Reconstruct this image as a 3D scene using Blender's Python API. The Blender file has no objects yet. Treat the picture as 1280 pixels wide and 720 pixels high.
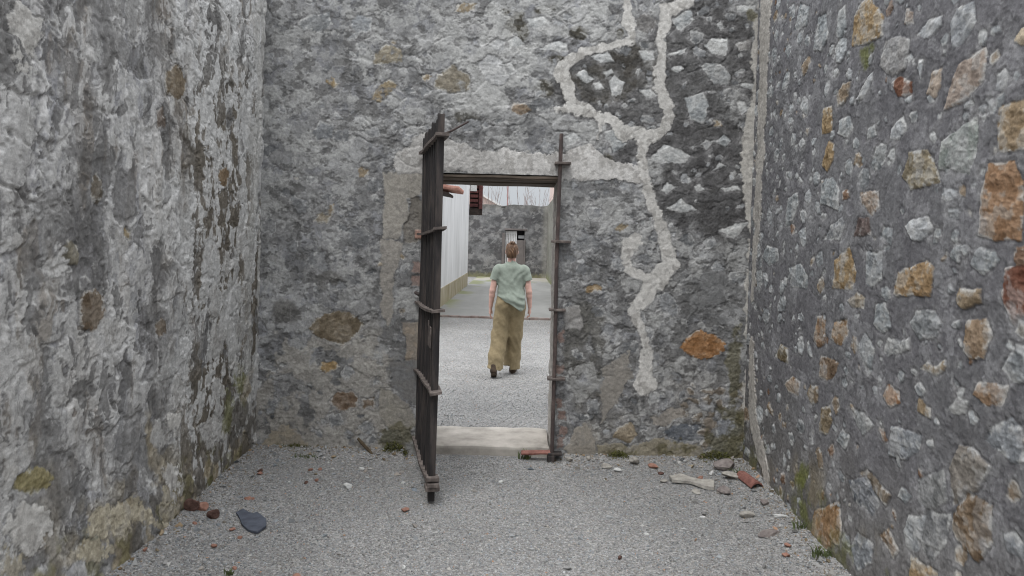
import bpy, bmesh, math, random
import numpy as np
from mathutils import Vector, Matrix
F32 = np.float32
sc = bpy.context.scene
C = bpy.data.collections.new('scene'); sc.collection.children.link(C)
R = math.radians

# ------------------------------------------------------------------ survey of the place
EYE, FOC, ROLL = 1.64, 930.0, R(1.5)          # eye height, focal length and roll found from the photograph
BACK, LEFT, RIGHT = 5.65, -1.97, 1.735         # the three wall faces (m)
DL, DR, DTOP = -0.74, 0.275, 2.15             # door opening
THICK = 0.60
cr_, sr_ = math.cos(ROLL), math.sin(ROLL)
def ray(px, py):
    dx, dy = px - 650.0, py - 302.0
    return (dx*cr_ + dy*sr_)/FOC, (dx*sr_ - dy*cr_)/FOC
def on_back(px, py, D=BACK):
    a, b = ray(px, py); return a*D, EYE + b*D
def on_side(px, py, X):
    a, b = ray(px, py); D = X/a; return D, EYE + b*D
def on_floor(px, py, z=0.0):
    a, b = ray(px, py); D = (z - EYE)/b; return a*D, D

# ------------------------------------------------------------------ numpy noise
_rng = np.random.RandomState(7)
_T = [_rng.rand(256, 256).astype(F32)*2 - 1 for _ in range(24)]
def vnoise(x, y, seed=0):
    T = _T[seed % 24]; o = (seed*37) % 251
    x = np.asarray(x, F32) + F32(o); y = np.asarray(y, F32) + F32(o*0.7)
    xf = np.floor(x); yf = np.floor(y)
    fx = x - xf; fy = y - yf
    xi = xf.astype(np.int32) & 255; yi = yf.astype(np.int32) & 255
    x1 = (xi + 1) & 255; y1 = (yi + 1) & 255
    fx = fx*fx*fx*(fx*(fx*6 - 15) + 10); fy = fy*fy*fy*(fy*(fy*6 - 15) + 10)
    a = T[yi, xi]; b = T[yi, x1]; c = T[y1, xi]; d = T[y1, x1]
    a = a + (b - a)*fx; c = c + (d - c)*fx
    return a + (c - a)*fy
def fbm(x, y, octv=4, seed=0, gain=0.5):
    s = 0; amp = 1.0; tot = 0.0; f = 1.0
    ca, sa = 0.8, 0.6
    xx, yy = np.asarray(x, F32), np.asarray(y, F32)
    for i in range(octv):
        s = s + F32(amp)*vnoise(xx*F32(f), yy*F32(f), seed + i*5)
        tot += amp*amp; amp *= gain; f *= 2.03
        xx, yy = xx*F32(ca) - yy*F32(sa), xx*F32(sa) + yy*F32(ca)
    return s*F32(0.62/math.sqrt(tot)/0.38)*F32(0.5)
def ridged(x, y, octv=4, seed=0):
    s = 0; amp = 1.0; tot = 0
    for i in range(octv):
        s = s + F32(amp)*(1 - np.abs(vnoise(x*F32(2.03**i), y*F32(2.03**i), seed + i*7))*2)
        tot += amp; amp *= .5
    return s/F32(tot)
def ss(a, b, x):
    t = np.clip((x - a)/(b - a), 0, 1); return (t*t*(3 - 2*t)).astype(F32)
def voronoi(x, y, seed=3):
    T, T2, T3 = _T[seed % 24], _T[(seed + 5) % 24], _T[(seed + 9) % 24]
    xf = np.floor(x); yf = np.floor(y)
    f1 = np.full(x.shape, 9, F32); f2 = np.full(x.shape, 9, F32); idv = np.zeros(x.shape, F32)
    for j in (-1, 0, 1):
        for i in (-1, 0, 1):
            ci = xf + i; cj = yf + j
            a = ci.astype(np.int32) & 255; b = cj.astype(np.int32) & 255
            dx = ci + 0.5 + 0.42*T[b, a] - x; dy = cj + 0.5 + 0.42*T2[b, a] - y
            d = np.sqrt(dx*dx + dy*dy).astype(F32)
            nearer = d < f1
            f2 = np.where(nearer, f1, np.minimum(f2, d))
            idv = np.where(nearer, T3[b, a], idv)
            f1 = np.where(nearer, d, f1)
    return f1, f2, idv
def lin(c):
    c = np.clip(np.asarray(c, F32)/255.0, 0, 1)
    return np.where(c <= 0.04045, c/12.92, ((c + 0.055)/1.055)**2.4).astype(F32)
def L3(r, g, b, k=1.0):
    v = lin([r, g, b])*k; return (float(v[0]), float(v[1]), float(v[2]), 1.0)

# ------------------------------------------------------------------ tags and objects
def tag(o, label=None, cat=None, group=None, kind=None):
    if label: o['label'] = label
    if cat: o['category'] = cat
    if group: o['group'] = group
    if kind: o['kind'] = kind
    return o
def empty(name, loc, rz=0.0):
    o = bpy.data.objects.new(name, None); C.objects.link(o); o.empty_display_size = .1
    o.location = loc; o.rotation_euler = (0, 0, rz); return o
def link(name, me, mat=None, parent=None, smooth=False):
    if mat is not None: me.materials.append(mat)
    o = bpy.data.objects.new(name, me); C.objects.link(o)
    if smooth: me.polygons.foreach_set('use_smooth', [True]*len(me.polygons))
    if parent is not None: o.parent = parent
    return o
def np_mesh(name, co, quads, cols=None, smooth=True):
    me = bpy.data.meshes.new(name); n = quads.shape[1]
    me.vertices.add(len(co)); me.vertices.foreach_set('co', np.ascontiguousarray(co, F32).ravel())
    me.loops.add(quads.size); me.loops.foreach_set('vertex_index', np.ascontiguousarray(quads, np.int32).ravel())
    me.polygons.add(len(quads)); me.polygons.foreach_set('loop_start', np.arange(len(quads), dtype=np.int32)*n)
    me.polygons.foreach_set('use_smooth', np.full(len(quads), smooth, dtype=bool))
    if cols is not None:
        at = me.attributes.new('Col', 'FLOAT_COLOR', 'POINT')
        c4 = np.ones((len(co), 4), F32); c4[:, :3] = cols; at.data.foreach_set('color', c4.ravel())
    me.update(calc_edges=True); me.validate()
    return me
class MB:
    """collects shapes of one part in a bmesh"""
    def __init__(s): s.bm = bmesh.new()
    def box(s, x0, x1, y0, y1, z0, z1, bev=0.0):
        vs = [s.bm.verts.new((x, y, z)) for x in (x0, x1) for y in (y0, y1) for z in (z0, z1)]
        fs = [s.bm.faces.new([vs[i] for i in q]) for q in ((0,1,3,2),(4,6,7,5),(0,4,5,1),(2,3,7,6),(0,2,6,4),(1,5,7,3))]
        if bev > 0:
            es = list({e for f in fs for e in f.edges})
            bmesh.ops.bevel(s.bm, geom=es, offset=bev, segments=2, affect='EDGES', profile=.6)
        return s
    def tube(s, pts, rad, n=6, cap=True):
        pts = [Vector(p) for p in pts]; rings = []
        rad = rad if hasattr(rad, '__len__') else [rad]*len(pts)
        for i, p in enumerate(pts):
            d = (pts[min(i+1, len(pts)-1)] - pts[max(i-1, 0)]).normalized()
            up = Vector((0, 0, 1)) if abs(d.z) < .9 else Vector((1, 0, 0))
            a = d.cross(up).normalized(); b = a.cross(d)
            rings.append([s.bm.verts.new(p + (a*math.cos(t) + b*math.sin(t))*rad[i]) for t in [2*math.pi*k/n for k in range(n)]])
        for r0, r1 in zip(rings, rings[1:]):
            for k in range(n): s.bm.faces.new((r0[k], r0[(k+1) % n], r1[(k+1) % n], r1[k]))
        if cap: s.bm.faces.new(rings[0][::-1]); s.bm.faces.new(rings[-1])
        return s
    def prism(s, poly, z0, z1, xf=lambda x, y, z: (x, y, z)):
        a = [s.bm.verts.new(xf(x, y, z0)) for x, y in poly]; b = [s.bm.verts.new(xf(x, y, z1)) for x, y in poly]
        n = len(poly)
        s.bm.faces.new(a[::-1]); s.bm.faces.new(b)
        for i in range(n): s.bm.faces.new((a[i], a[(i+1) % n], b[(i+1) % n], b[i]))
        return s
    def cuts(s, n=1):
        bmesh.ops.subdivide_edges(s.bm, edges=s.bm.edges[:], cuts=n, use_grid_fill=True); return s
    def shake(s, amp, scale, seed=0):
        r = random.Random(seed); o = Vector((r.uniform(0, 50), r.uniform(0, 50), r.uniform(0, 50)))
        from mathutils import noise
        for v in s.bm.verts: v.co += noise.noise_vector(v.co*scale + o)*amp
        return s
    def build(s, name, mat, parent=None, smooth=False):
        bmesh.ops.recalc_face_normals(s.bm, faces=s.bm.faces[:])
        me = bpy.data.meshes.new(name); s.bm.to_mesh(me); s.bm.free()
        return link(name, me, mat, parent, smooth)

# ------------------------------------------------------------------ materials
def mat_attr(name, rough=0.95, fine=130.0, amount=0.35, bump=0.5, bdist=0.004, spec=0.25):
    m = bpy.data.materials.new(name); m.use_nodes = True; nt = m.node_tree; N = nt.nodes; K = nt.links
    p = N['Principled BSDF']; p.inputs['Roughness'].default_value = rough; p.inputs['Specular IOR Level'].default_value = spec
    at = N.new('ShaderNodeAttribute'); at.attribute_name = 'Col'
    tc = N.new('ShaderNodeTexCoord')
    n1 = N.new('ShaderNodeTexNoise'); n1.inputs['Scale'].default_value = fine; n1.inputs['Detail'].default_value = 5; n1.inputs['Roughness'].default_value = .65
    n2 = N.new('ShaderNodeTexNoise'); n2.inputs['Scale'].default_value = fine*.28; n2.inputs['Detail'].default_value = 4
    K.new(tc.outputs['Object'], n1.inputs['Vector']); K.new(tc.outputs['Object'], n2.inputs['Vector'])
    n3 = N.new('ShaderNodeTexNoise'); n3.inputs['Scale'].default_value = fine*2.6; n3.inputs['Detail'].default_value = 3; n3.inputs['Roughness'].default_value = .7
    K.new(tc.outputs['Object'], n3.inputs['Vector'])
    mr = N.new('ShaderNodeMapRange'); mr.inputs['From Min'].default_value = .32; mr.inputs['From Max'].default_value = .68
    mr.inputs['To Min'].default_value = 1 - amount; mr.inputs['To Max'].default_value = 1 + amount
    ad = N.new('ShaderNodeMath'); ad.operation = 'ADD'; ml = N.new('ShaderNodeMath'); ml.operation = 'MULTIPLY'; ml.inputs[1].default_value = .3333
    ad2 = N.new('ShaderNodeMath'); ad2.operation = 'ADD'
    K.new(n1.outputs['Fac'], ad.inputs[0]); K.new(n2.outputs['Fac'], ad.inputs[1]); K.new(ad.outputs[0], ad2.inputs[0]); K.new(n3.outputs['Fac'], ad2.inputs[1]); K.new(ad2.outputs[0], ml.inputs[0]); K.new(ml.outputs[0], mr.inputs['Value'])
    mx = N.new('ShaderNodeVectorMath'); mx.operation = 'SCALE'
    K.new(at.outputs['Color'], mx.inputs[0]); K.new(mr.outputs[0], mx.inputs['Scale']); K.new(mx.outputs[0], p.inputs['Base Color'])
    bp = N.new('ShaderNodeBump'); bp.inputs['Strength'].default_value = bump; bp.inputs['Distance'].default_value = bdist
    K.new(ml.outputs[0], bp.inputs['Height']); K.new(bp.outputs[0], p.inputs['Normal'])
    return m
def mat(name, c1, c2, scale=20.0, detail=5, rough=.85, bump=.3, bdist=.003, stretch=(1, 1, 1), metal=0.0, spec=.3, lo=.3, hi=.7, c3=None):
    m = bpy.data.materials.new(name); m.use_nodes = True; nt = m.node_tree; N = nt.nodes; K = nt.links
    p = N['Principled BSDF']; p.inputs['Roughness'].default_value = rough; p.inputs['Metallic'].default_value = metal
    p.inputs['Specular IOR Level'].default_value = spec
    tc = N.new('ShaderNodeTexCoord'); mp = N.new('ShaderNodeMapping'); mp.inputs['Scale'].default_value = stretch
    n1 = N.new('ShaderNodeTexNoise'); n1.inputs['Scale'].default_value = scale; n1.inputs['Detail'].default_value = detail; n1.inputs['Roughness'].default_value = .62
    K.new(tc.outputs['Object'], mp.inputs['Vector']); K.new(mp.outputs[0], n1.inputs['Vector'])
    r = N.new('ShaderNodeValToRGB'); r.color_ramp.elements[0].position = lo; r.color_ramp.elements[1].position = hi
    r.color_ramp.elements[0].color = c1; r.color_ramp.elements[1].color = c2
    if c3: e = r.color_ramp.elements.new((lo + hi)/2); e.color = c3
    K.new(n1.outputs['Fac'], r.inputs['Fac']); K.new(r.outputs['Color'], p.inputs['Base Color'])
    bp = N.new('ShaderNodeBump'); bp.inputs['Strength'].default_value = bump; bp.inputs['Distance'].default_value = bdist
    K.new(n1.outputs['Fac'], bp.inputs['Height']); K.new(bp.outputs[0], p.inputs['Normal'])
    return m
ALB = 1.25          # albedo per picture value
M = {}
M['wall'] = mat_attr('rubble_masonry', amount=.46, fine=120, bump=.6, bdist=.005)
M['gravel'] = mat_attr('crushed_gravel', amount=.12, fine=200, bump=.2, bdist=.002)
M['farwall'] = mat_attr('old_masonry', amount=.30, fine=30, bump=.6, bdist=.02)
M['iron'] = mat('rusty_iron', L3(36, 35, 36), L3(88, 80, 76), scale=16, stretch=(1, 1, .18), rough=.75, bump=.5, metal=.1, c3=L3(54, 51, 51))
M['strap'] = mat('rusty_flat_iron', L3(72, 66, 64), L3(136, 126, 120), scale=22, rough=.85, bump=.6, c3=L3(100, 92, 88))
M['rod'] = mat('rusty_rod', L3(76, 71, 70), L3(128, 113, 107), scale=9, stretch=(1, 1, .6), rough=.85, bump=.5, c3=L3(80, 70, 68))
M['lintel'] = mat('weathered_timber', L3(58, 52, 46), L3(116, 104, 93), scale=8, stretch=(.6, 9, 9), rough=.9, bump=.7, bdist=.006)
M['white'] = mat('limewash', L3(212, 212, 213), L3(248, 248, 250), scale=1.5, stretch=(1, 1, .3), rough=.9, bump=.15)
M['plinth'] = mat('stained_plinth', L3(150, 138, 112), L3(196, 188, 170), scale=2.2, stretch=(1, 1, .5), rough=.95, bump=.4, c3=L3(176, 166, 142))
M['tile'] = mat('clay_tile', L3(146, 104, 92), L3(196, 156, 144), scale=9, rough=.85, c3=L3(172, 128, 114))
M['darktile'] = mat('dark_clay_tile', L3(70, 42, 42), L3(112, 70, 66), scale=7, rough=.85)
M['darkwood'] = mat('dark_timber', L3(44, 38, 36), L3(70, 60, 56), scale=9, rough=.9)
M['pink'] = mat('pink_render', L3(206, 184, 176), L3(224, 206, 198), scale=2, rough=.9)
M['pale'] = mat('pale_paint', L3(206, 206, 204), L3(232, 232, 230), scale=6, rough=.7)
M['dull'] = mat('grey_roof', L3(126, 128, 130), L3(160, 162, 164), scale=5, rough=.8)
M['bark'] = mat('grey_bark', L3(128, 116, 114), L3(160, 148, 144), scale=8, rough=.9)
M['redpole'] = mat('dull_red_paint', L3(150, 116, 114), L3(176, 140, 136), scale=8, rough=.8)
M['slab'] = mat('worn_concrete', L3(140, 135, 128), L3(196, 190, 182), scale=5, rough=.92, bump=.6, bdist=.01, c3=L3(174, 168, 160))
M['brickkerb'] = mat('brick_kerb', L3(124, 106, 100), L3(158, 148, 142), scale=5, rough=.95)
M['brick'] = mat('broken_brick', L3(132, 96, 82), L3(168, 130, 115), scale=40, rough=.95, bump=.6)
M['darkbrick'] = mat('burnt_brick', L3(70, 50, 44), L3(112, 88, 80), scale=40, rough=.95, bump=.6)
M['redtile'] = mat('red_tile_shard', L3(108, 72, 66), L3(150, 106, 96), scale=30, rough=.9)
M['slate'] = mat('blue_slate', L3(66, 70, 80), L3(92, 97, 108), scale=18, rough=.7, bump=.4)
M['palestone'] = mat('pale_stone', L3(132, 128, 122), L3(182, 178, 170), scale=24, rough=.95, bump=.6)
M['greystone'] = mat('grey_stone', L3(104, 96, 94), L3(150, 142, 138), scale=24, rough=.95, bump=.6)
M['whitestone'] = mat('white_stone', L3(178, 178, 176), L3(216, 216, 214), scale=30, rough=.95, bump=.5)
M['stick'] = mat('dead_wood', L3(64, 54, 42), L3(104, 92, 74), scale=30, rough=.95)
M['grass'] = mat('green_blade', L3(66, 76, 46), L3(108, 118, 76), scale=14, rough=.7, bump=0)
M['moss'] = mat('damp_moss', L3(58, 60, 34), L3(104, 104, 58), scale=30, rough=.95, bump=0)
M['skin'] = mat('skin', L3(188, 150, 138), L3(212, 174, 162), scale=18, rough=.55, bump=.1)
M['hair'] = mat('brown_hair', L3(66, 48, 36), L3(128, 100, 76), scale=60, stretch=(1, 1, .2), rough=.5, bump=.6, bdist=.006, c3=L3(90, 67, 50))
M['shirt'] = mat('sage_cotton', L3(131, 140, 130), L3(144, 152, 142), scale=30, rough=.95, bump=.25)
M['trousers'] = mat('khaki_linen', L3(135, 121, 94), L3(148, 134, 106), scale=30, rough=.95, bump=.25)
M['shoe'] = mat('dark_shoe', L3(54, 44, 36), L3(86, 72, 60), scale=20, rough=.8)
M['sole'] = mat('brown_sole', L3(72, 60, 50), L3(96, 82, 70), scale=30, rough=.9)
M['jamb'] = mat('faded_render', L3(100, 96, 95), L3(126, 119, 116), scale=3, rough=.95)
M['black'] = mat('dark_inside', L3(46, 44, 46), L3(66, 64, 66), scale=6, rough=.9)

# ------------------------------------------------------------------ wall surfaces
def poly_sd(pu, pv, X, Y):
    d = np.full(X.shape, 1e9, F32); sgn = np.ones(X.shape, F32); n = len(pu)
    for i in range(n):
        j = (i - 1) % n
        ex, ey = pu[j] - pu[i], pv[j] - pv[i]
        wx, wy = X - pu[i], Y - pv[i]
        t = np.clip((wx*ex + wy*ey)/(ex*ex + ey*ey + 1e-9), 0, 1)
        bx, by = wx - ex*t, wy - ey*t
        d = np.minimum(d, bx*bx + by*by)
        c1 = Y >= pv[i]; c2 = Y < pv[j]; c3 = ex*wy > ey*wx
        flip = (c1 & c2 & c3) | (~c1 & ~c2 & ~c3)
        sgn = np.where(flip, -sgn, sgn)
    return sgn*np.sqrt(d)
def line_sd(pts, X, Y):
    """signed distance to a strip; pts = [(u, v, half width)]"""
    best = np.full(X.shape, 9, F32)
    for (u0, v0, w0), (u1, v1, w1) in zip(pts, pts[1:]):
        ex, ey = u1 - u0, v1 - v0
        t = np.clip(((X - u0)*ex + (Y - v0)*ey)/(ex*ex + ey*ey + 1e-9), 0, 1)
        best = np.minimum(best, np.hypot(X - u0 - ex*t, Y - v0 - ey*t) - (w0 + (w1 - w0)*t))
    return best
class Wall:
    def __init__(s, U, V, seed):
        s.U, s.V = U.astype(F32), V.astype(F32)
        s.u, s.v = np.meshgrid(s.U, s.V); s.seed = seed
        s.h = np.zeros(s.u.shape, F32); s.c = np.zeros(s.u.shape + (3,), F32); s.pid = np.zeros(s.u.shape, np.int32)
        u, v = s.u, s.v
        s.w1 = fbm(u*8, v*8, 3, seed + 1); s.w2 = fbm(u*8 + 31, v*8 + 17, 3, seed + 2)
        s.w3 = fbm(u*38, v*38, 3, seed + 3); s.w4 = fbm(u*38 + 9, v*38 + 5, 3, seed + 4)
        s.fine = fbm(u*70, v*70, 3, seed + 6, .7); s.mid = fbm(u*17, v*17, 4, seed + 7, .6); s.big = fbm(u*2.3, v*2.3, 4, seed + 8)
        s.rid = ridged(u*20 + .6*s.w1, v*26 + .6*s.w2, 4, seed + 9)
        s.parts = {}; s.taken = []
    def win(s, u0, u1, v0, v1, pad):
        i0, i1 = np.searchsorted(s.U, (u0 - pad, u1 + pad)); j0, j1 = np.searchsorted(s.V, (v0 - pad, v1 + pad))
        return slice(j0, j1), slice(i0, i1)
    def mixc(s, m, col, w=None):
        """blend a colour (scalar triple or array) by mask m"""
        col = np.asarray(col, F32)
        if w is None: s.c += (col - s.c)*m[..., None]
        else: s.c[w] += (col - s.c[w])*m[..., None]
    def warped(s, w, a=.010, b=.005):
        return s.u[w] + a*s.w1[w] + b*s.w3[w], s.v[w] + a*s.w2[w] + b*s.w4[w]
    def stone(s, pu, pv, col, prot=.014, rough=.010, var=14, edge=.005, cover=0.0, part=None, rim=1.0, rag=1.0, lime=0.0):
        pu = np.asarray(pu, F32); pv = np.asarray(pv, F32)
        w = s.win(pu.min(), pu.max(), pv.min(), pv.max(), .05)
        if s.u[w].size == 0: return
        X, Y = s.warped(w, .010*rag, .006*rag)
        sd = poly_sd(pu, pv, X, Y) + .004*rag*s.fine[w]
        m = ss(edge, -edge, sd)
        if cover > 0: m = m*ss(cover - .25, cover + .12, .5 + .5*s.mid[w] + .35*s.big[w]*0)
        dome = np.sqrt(np.clip(-sd/.03, 0, 1))
        k = random.Random(int(abs(pu.sum()*911 + pv.sum()*3571))).uniform
        tilt = k(-.10, .10)*(Y - pv.mean()) + k(-.10, .10)*(X - pu.mean())
        hs = s.h[w]*.25 + prot*dome + rough*(s.rid[w]*.8 - .3) + .35*rough*s.fine[w] + tilt
        s.h[w] += (hs - s.h[w])*m
        fr = ss(.034, .006, sd)*(1 - m)*ss(-.15, .2, s.mid[w] + .5*s.w3[w])*(.55 if prot > 0 else 0)
        s.mixc(fr, np.asarray([133, 132, 132], F32) + (8*s.fine[w])[..., None], w)
        rimm = ss(.013, .001, np.abs(sd - .003))*rim
        s.h[w] -= .0045*rimm*(1 - m)
        t = (var*(.9*s.mid[w] + .7*s.fine[w] + .5*(s.rid[w] - .5)))[..., None]
        col = np.asarray(col, F32); col = col.mean() + (col - col.mean())*.72 + np.asarray([-1, 0, 1], F32)
        cc = col + t*np.asarray([1.0, .98, .93], F32)
        fu, fv = s.u[w]*math.cos(k(-.6, .6)) + s.v[w]*k(-.5, .5), s.v[w]
        crk = ss(.80, .95, ridged(fu*13 + s.w3[w]*.25 + k(0, 9), fv*19 + s.w4[w]*.25, 3, s.seed + 12))
        fac = np.round(2.5*vnoise(fu*22 + s.w3[w]*.5, fv*30 + s.w4[w]*.5, s.seed + 4))/2.5
        cc = cc + (fac*.55*var)[..., None]; cc = cc*(1 - .24*crk)[..., None]; s.h[w] -= .004*crk*m; s.h[w] += .003*fac*m
        if lime > 0:
            lm = ss(.05, .35, s.mid[w] + .5*s.w1[w])*lime
            cc = cc + (np.asarray([150, 149, 147], F32) - cc)*lm[..., None]
        er = ss(-.018, -.004, sd + .5*s.w3[w]*.012)*ss(-.12, .12, s.mid[w] + .6*s.w1[w] + .3*s.w3[w])*(.72 if prot > 0 and edge < .006 else .4)
        cc = cc + (np.asarray([174, 174, 172], F32) + (10*s.fine[w])[..., None] - cc)*er[..., None]
        s.mixc(m, cc, w)
        s.c[w] *= (1 - .10*rimm*(1 - m*.5))[..., None]  # colour darkened round the stone edge: painted crevice shade with a little dirt
        if part:
            p = len(s.parts) + 1; s.parts[p] = part; s.pid[w] = np.where(m > .5, p, s.pid[w])
        s.taken.append((float(pu.mean()), float(pv.mean()), float(max(np.ptp(pu), np.ptp(pv)))*.5))
    def patch(s, sd, w, col, var=8, dh=.004, soft=.006, flat=.6, thr=None, part=None):
        m = ss(soft, -soft, sd)
        if thr is not None: m = m*thr
        s.h[w] += ((s.h[w]*(1 - flat) + dh + .0025*s.mid[w]) - s.h[w])*m
        cc = np.asarray(col, F32) + (var*(.8*s.mid[w] + .5*s.fine[w] + .8*s.big[w]))[..., None]
        dirt = ss(.12, .42, s.mid[w] + .5*s.w2[w] + .3*s.big[w])*.4; cc = cc + (np.asarray([108, 105, 101], F32) - cc)*dirt[..., None]
        ed = ss(.010, .001, np.abs(sd - .004)); s.h[w] -= .004*ed; s.c[w] *= (1 - .12*ed)[..., None]  # patch edge dipped, and its colour darkened as crevice shade
        s.mixc(m, cc, w)
        if part:
            p = [k for k, q in s.parts.items() if q == part]
            p = p[0] if p else len(s.parts) + 1
            s.parts[p] = part; s.pid[w] = np.where(m > .5, p, s.pid[w])
    def poly_patch(s, pu, pv, col, rag=1.0, **k):
        w = s.win(min(pu), max(pu), min(pv), max(pv), .08)
        X, Y = s.warped(w, .022*rag, .008*rag)
        s.patch(poly_sd(np.asarray(pu, F32), np.asarray(pv, F32), X, Y) + .006*s.fine[w]*rag, w, col, **k)
    def line_patch(s, pts, col, rag=1.0, **k):
        # hand-pressed mortar: the width keeps changing along the strip
        w = s.win(min(p[0] for p in pts), max(p[0] for p in pts), min(p[1] for p in pts), max(p[1] for p in pts), .12)
        X, Y = s.warped(w, .018*rag, .008*rag)
        s.patch(line_sd(pts, X, Y) + .002*s.fine[w]*rag + .007*rag*s.mid[w] + .006*rag*s.big[w], w, col, **k)
    def scatter(s, rnd, n, size, colf, aspect=(.5, .95), u=None, v=None, ok=None, gap=.9, **k):
        u = u or (float(s.U[0]), float(s.U[-1])); v = v or (0.0, float(s.V[-1]))
        done = tries = 0
        while done < n and tries < n*25:
            tries += 1
            a, b = rnd.uniform(*u), rnd.uniform(*v)
            if ok and rnd.random() > ok(a, b): continue
            r = size[0]*(size[1]/size[0])**rnd.random()
            if any(abs(a - t[0]) < (t[2] + r)*gap and abs(b - t[1]) < (t[2]*.75 + r*.7)*gap for t in s.taken): continue
            ry = r*rnd.uniform(*aspect); rot = rnd.gauss(0, .45); q = rnd.randint(6, 9); ph = rnd.uniform(0, 6.28)
            us, vs = [], []
            for i in range(q):
                t = ph + 6.283*(i + rnd.uniform(-.25, .25))/q; rr = rnd.uniform(.72, 1.12)
                x, y = r*rr*math.cos(t), ry*rr*math.sin(t)
                us.append(a + x*math.cos(rot) - y*math.sin(rot)); vs.append(b + x*math.sin(rot) + y*math.cos(rot))
            s.stone(us, vs, colf(a, b), **k); done += 1
    def meshes(s, name, xyz, keep=None, mat_=None, root=None, extra=None, relief=.45):
        nv, nu = s.u.shape
        P = np.stack(xyz(s.u, s.v, s.h*F32(relief)), -1).reshape(-1, 3).astype(F32)
        col = (lin(s.c)*ALB).reshape(-1, 3)
        i = np.arange(nv*nu, dtype=np.int32).reshape(nv, nu)
        Q = np.stack([i[:-1, :-1], i[:-1, 1:], i[1:, 1:], i[1:, :-1]], -1).reshape(-1, 4)
        fp = s.pid.reshape(-1)[Q[:, 0]]
        if keep is not None:
            uc = (s.u[:-1, :-1] + s.u[1:, 1:])*.5; vc = (s.v[:-1, :-1] + s.v[1:, 1:])*.5
            kk = keep(uc, vc).reshape(-1); Q = Q[kk]; fp = fp[kk]
        out = []
        for p in [0] + sorted(s.parts):
            q = Q[fp == p]
            if len(q) == 0: continue
            used, inv = np.unique(q, return_inverse=True)
            out.append((p, P[used], inv.reshape(-1, 4).astype(np.int32), col[used]))
        for p, co, q, cl in out:
            if p == 0:
                if extra is not None:
                    eco, eq = extra; q = np.vstack([q, eq + len(co)]); co = np.vstack([co, eco])
                    cl = np.vstack([cl, np.tile(lin([118, 117, 115])*ALB, (len(eco), 1))])
                link('masonry', np_mesh('masonry', co, q, cl), mat_, root)
            else:
                nm, lab = s.parts[p]
                o = link(nm, np_mesh(nm, co, q, cl), mat_, root)
                if lab: o['label'] = lab
def boxes(bs):
    co, q = [], []
    for x0, x1, y0, y1, z0, z1 in bs:
        n = len(co)
        co += [(x, y, z) for x in (x0, x1) for y in (y0, y1) for z in (z0, z1)]
        q += [[n + k for k in f] for f in ((0,1,3,2),(4,6,7,5),(0,4,5,1),(2,3,7,6),(0,2,6,4),(1,5,7,3))]
    return np.array(co, F32), np.array(q, np.int32)
def grid_axis(a, b, step, coarse=None):
    n = int(round((b - a)/step)); x = np.linspace(a, b, n + 1)
    if coarse is not None:
        k = int((a - coarse)/.06); x = np.concatenate([np.linspace(coarse, a, k, endpoint=False), x])
    return x
TOP = 3.75
def zoomed(ox, oy, k): return lambda pts: [(ox + x*k, oy + y*k) for x, y in pts]

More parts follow.
